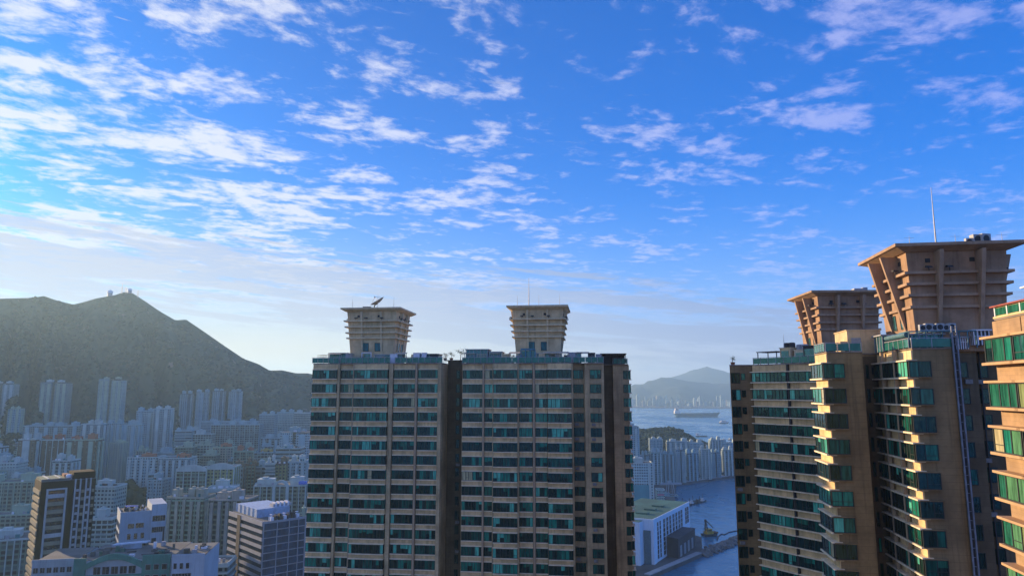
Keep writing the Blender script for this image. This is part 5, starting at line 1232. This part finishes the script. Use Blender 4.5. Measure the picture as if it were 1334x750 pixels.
for i in range(7):
    m = MB(); xx = -L+248*(.18+i*.10); m.box(xx, xx+20, -B*.75, B*.75, 16, 19); m.build('hatch_cover', [mat('hatch paint', (.10,.16,.14), .7)], o)
vessel('ferry', 943, 551, 44, 11, R(4), 'white passenger ferry beyond the headland, near the harbour tower edge', 'ferry', hull_d, cab_w, (.1,.9), 8, 3)
vessel('coaster', 914, 568.5, 36, 9, R(-12), 'small dark coaster passing the tip of the headland', 'boat', hull_d, cab_w, (.05,.35), 7, 2.6, 2)
vessel('motor_boat', 952, 572.5, 17, 5, R(5), 'tiny dark launch beyond the quayside row roofs', 'boat', hull_d, cab_w, (.2,.6), 3, 1.5)
def derrick():
    o, L, B = vessel('derrick_barge', 925, 697, 17, 9, R(20), 'dark derrick barge with yellow deckhouse moored off the breakwater', 'barge', hull_d, mat('yellow deckhouse paint', (.45,.30,.05), .7, .3, .3), (.2,.62), 4.4, 1.8, 0)
    m = MB()
    for b in (-2.4, 2.4): m.tube((-3.5, b, 1.8), (-4.6, b*.15, 15), .7, .5, 6)
    m.tube((-4.6,0,15), (3.5,0,7.5), .45, n=6); m.tube((-4.6,0,15), (-7.5,0,2), .2, n=6); m.box(-5.4,-3.8,-.8,.8,12.6,15.4); m.build('derrick', [dark_m], o)
    m = MB(); m.box(3,7.5,-3,3,2.4,3.4); m.box(3.2,3.6,-2.4,-2,1.9,2.41); m.box(6.8,7.2,2,2.4,1.9,2.41); m.build('cargo_rack', [hull_r], o)
derrick()
# timber pier with moored craft
a, b = gp(880,659,1), gp(916,650.5,1); d = Vector((b[0]-a[0], b[1]-a[1])); fp = Fr(a, d)
o = empty('pier', (a[0], a[1], 0), 0, 'dark low pier with tall posts behind the white waterside block', 'pier'); m = MB(); f0 = Fr((0,0), d); m.fbox(f0, 0, d.length, -4, 0, .8, 1.6); m.build('deck', [mat('wet timber', (.06,.045,.035), .9, .3, .3)], o)
for i in range(9): m = MB(); q = f0.p(d.length*i/8, -.3); m.tube((q[0],q[1],-2), (q[0],q[1],4.5+(i % 3)*2.2), .35, n=6); m.build('post', [MATS['wet timber']], o)
for i in range(5):
    q = fp.p(d.length*(.08+.2*i), 5+(i % 2)); o, _, _ = vessel('work_boat', 880, 659, 13, 4.6, math.atan2(d.y, d.x), 'dark work boat moored along the low pier', 'boat', hull_d, dark_m if i % 2 else cab_w, (.1,.45), 3.2, 1.3, 1, 'work boats along the pier'); o.location = (q[0], q[1], 0)
o, P, w, h = city('small white building with a pink striped sign at the root of the pier', 855.5, 866, 638, 905, 14, 4, 'plain', 'pale', rib_white, base=2.9, house=0, cat='building', name='pier_building')
m = MB(); m.box(1, w-1, -.3, -.02, h*.45, h*.6); m.build('sign', [mat('pink sign', (.6,.18,.25), .6, .1, 1)], o)
city('low grey shed on the wharf behind the small white pier building', 852, 884, 646, 935, 16, 4, 'plain', 'grey', rib_blue, base=2.9, house=1, cat='shed', name='wharf_shed')
m = MB(); q = gp(867.5, 645)
o = empty('gantry_crane', (q[0]+6, q[1], 3), R(10), 'pale gantry crane on the wharf beside the small white pier building', 'crane')
for x in (-5, 5):
    for y in (-4, 4): m.tube((x,y,0), (x*.6,y*.8,14), .5, n=6)
m.build('frame', [grey_m], o); m = MB(); m.box(-14,16,-1.4,1.4,14,16); m.box(-4,2,-1.8,1.8,16.003,18.5); m.build('boom', [grey_m], o)
# far skyline
r = random.Random(31)
for i in range(64):
    px = 822+132*(i+.5+r.uniform(-.4,.4))/64; Y = r.uniform(5750, 6600); pw = r.uniform(1.6, 4.2); tp = r.choice((r.uniform(514,522), r.uniform(518,525), r.uniform(521,527)))
    P = Plan(px, Y, R(r.uniform(-20,20)), tp); w = P.U(px+pw, 0, tp); h = zat(tp, Y)-3.9
    o = P.root('tower_block', 'faint pale tower block in the hazy skyline across the harbour', 'tower block', 'hazy skyline across the harbour', 3.9)
    m = MB(); m.box(0, w, 0, w, 0, h); m.box(w*.2, w*.7, w*.2, w*.8, h+.01, h+8); m.build('wall', [r.choice((FM['pale'], FM['blue'], FM['pink'], FM['grid']))], o)
# ================================================================== haze
hz = bpy.data.materials.new('harbour haze'); hz.use_nodes = True; n = N(hz.node_tree)
v = n('ShaderNodeVolumePrincipled', {'Color': (.50,.79,.98,1), 'Density': HAZE, 'Anisotropy': .36})
o = n('ShaderNodeOutputMaterial'); hz.node_tree.links.new(v.outputs[0], o.inputs[1])
m = MB(); m.box(-9500, 16500, -3500, 14500, -8, 620); o = m.build('haze', [hz]); tag(o, 'pale sea haze over the harbour and city', None, None, 'stuff')
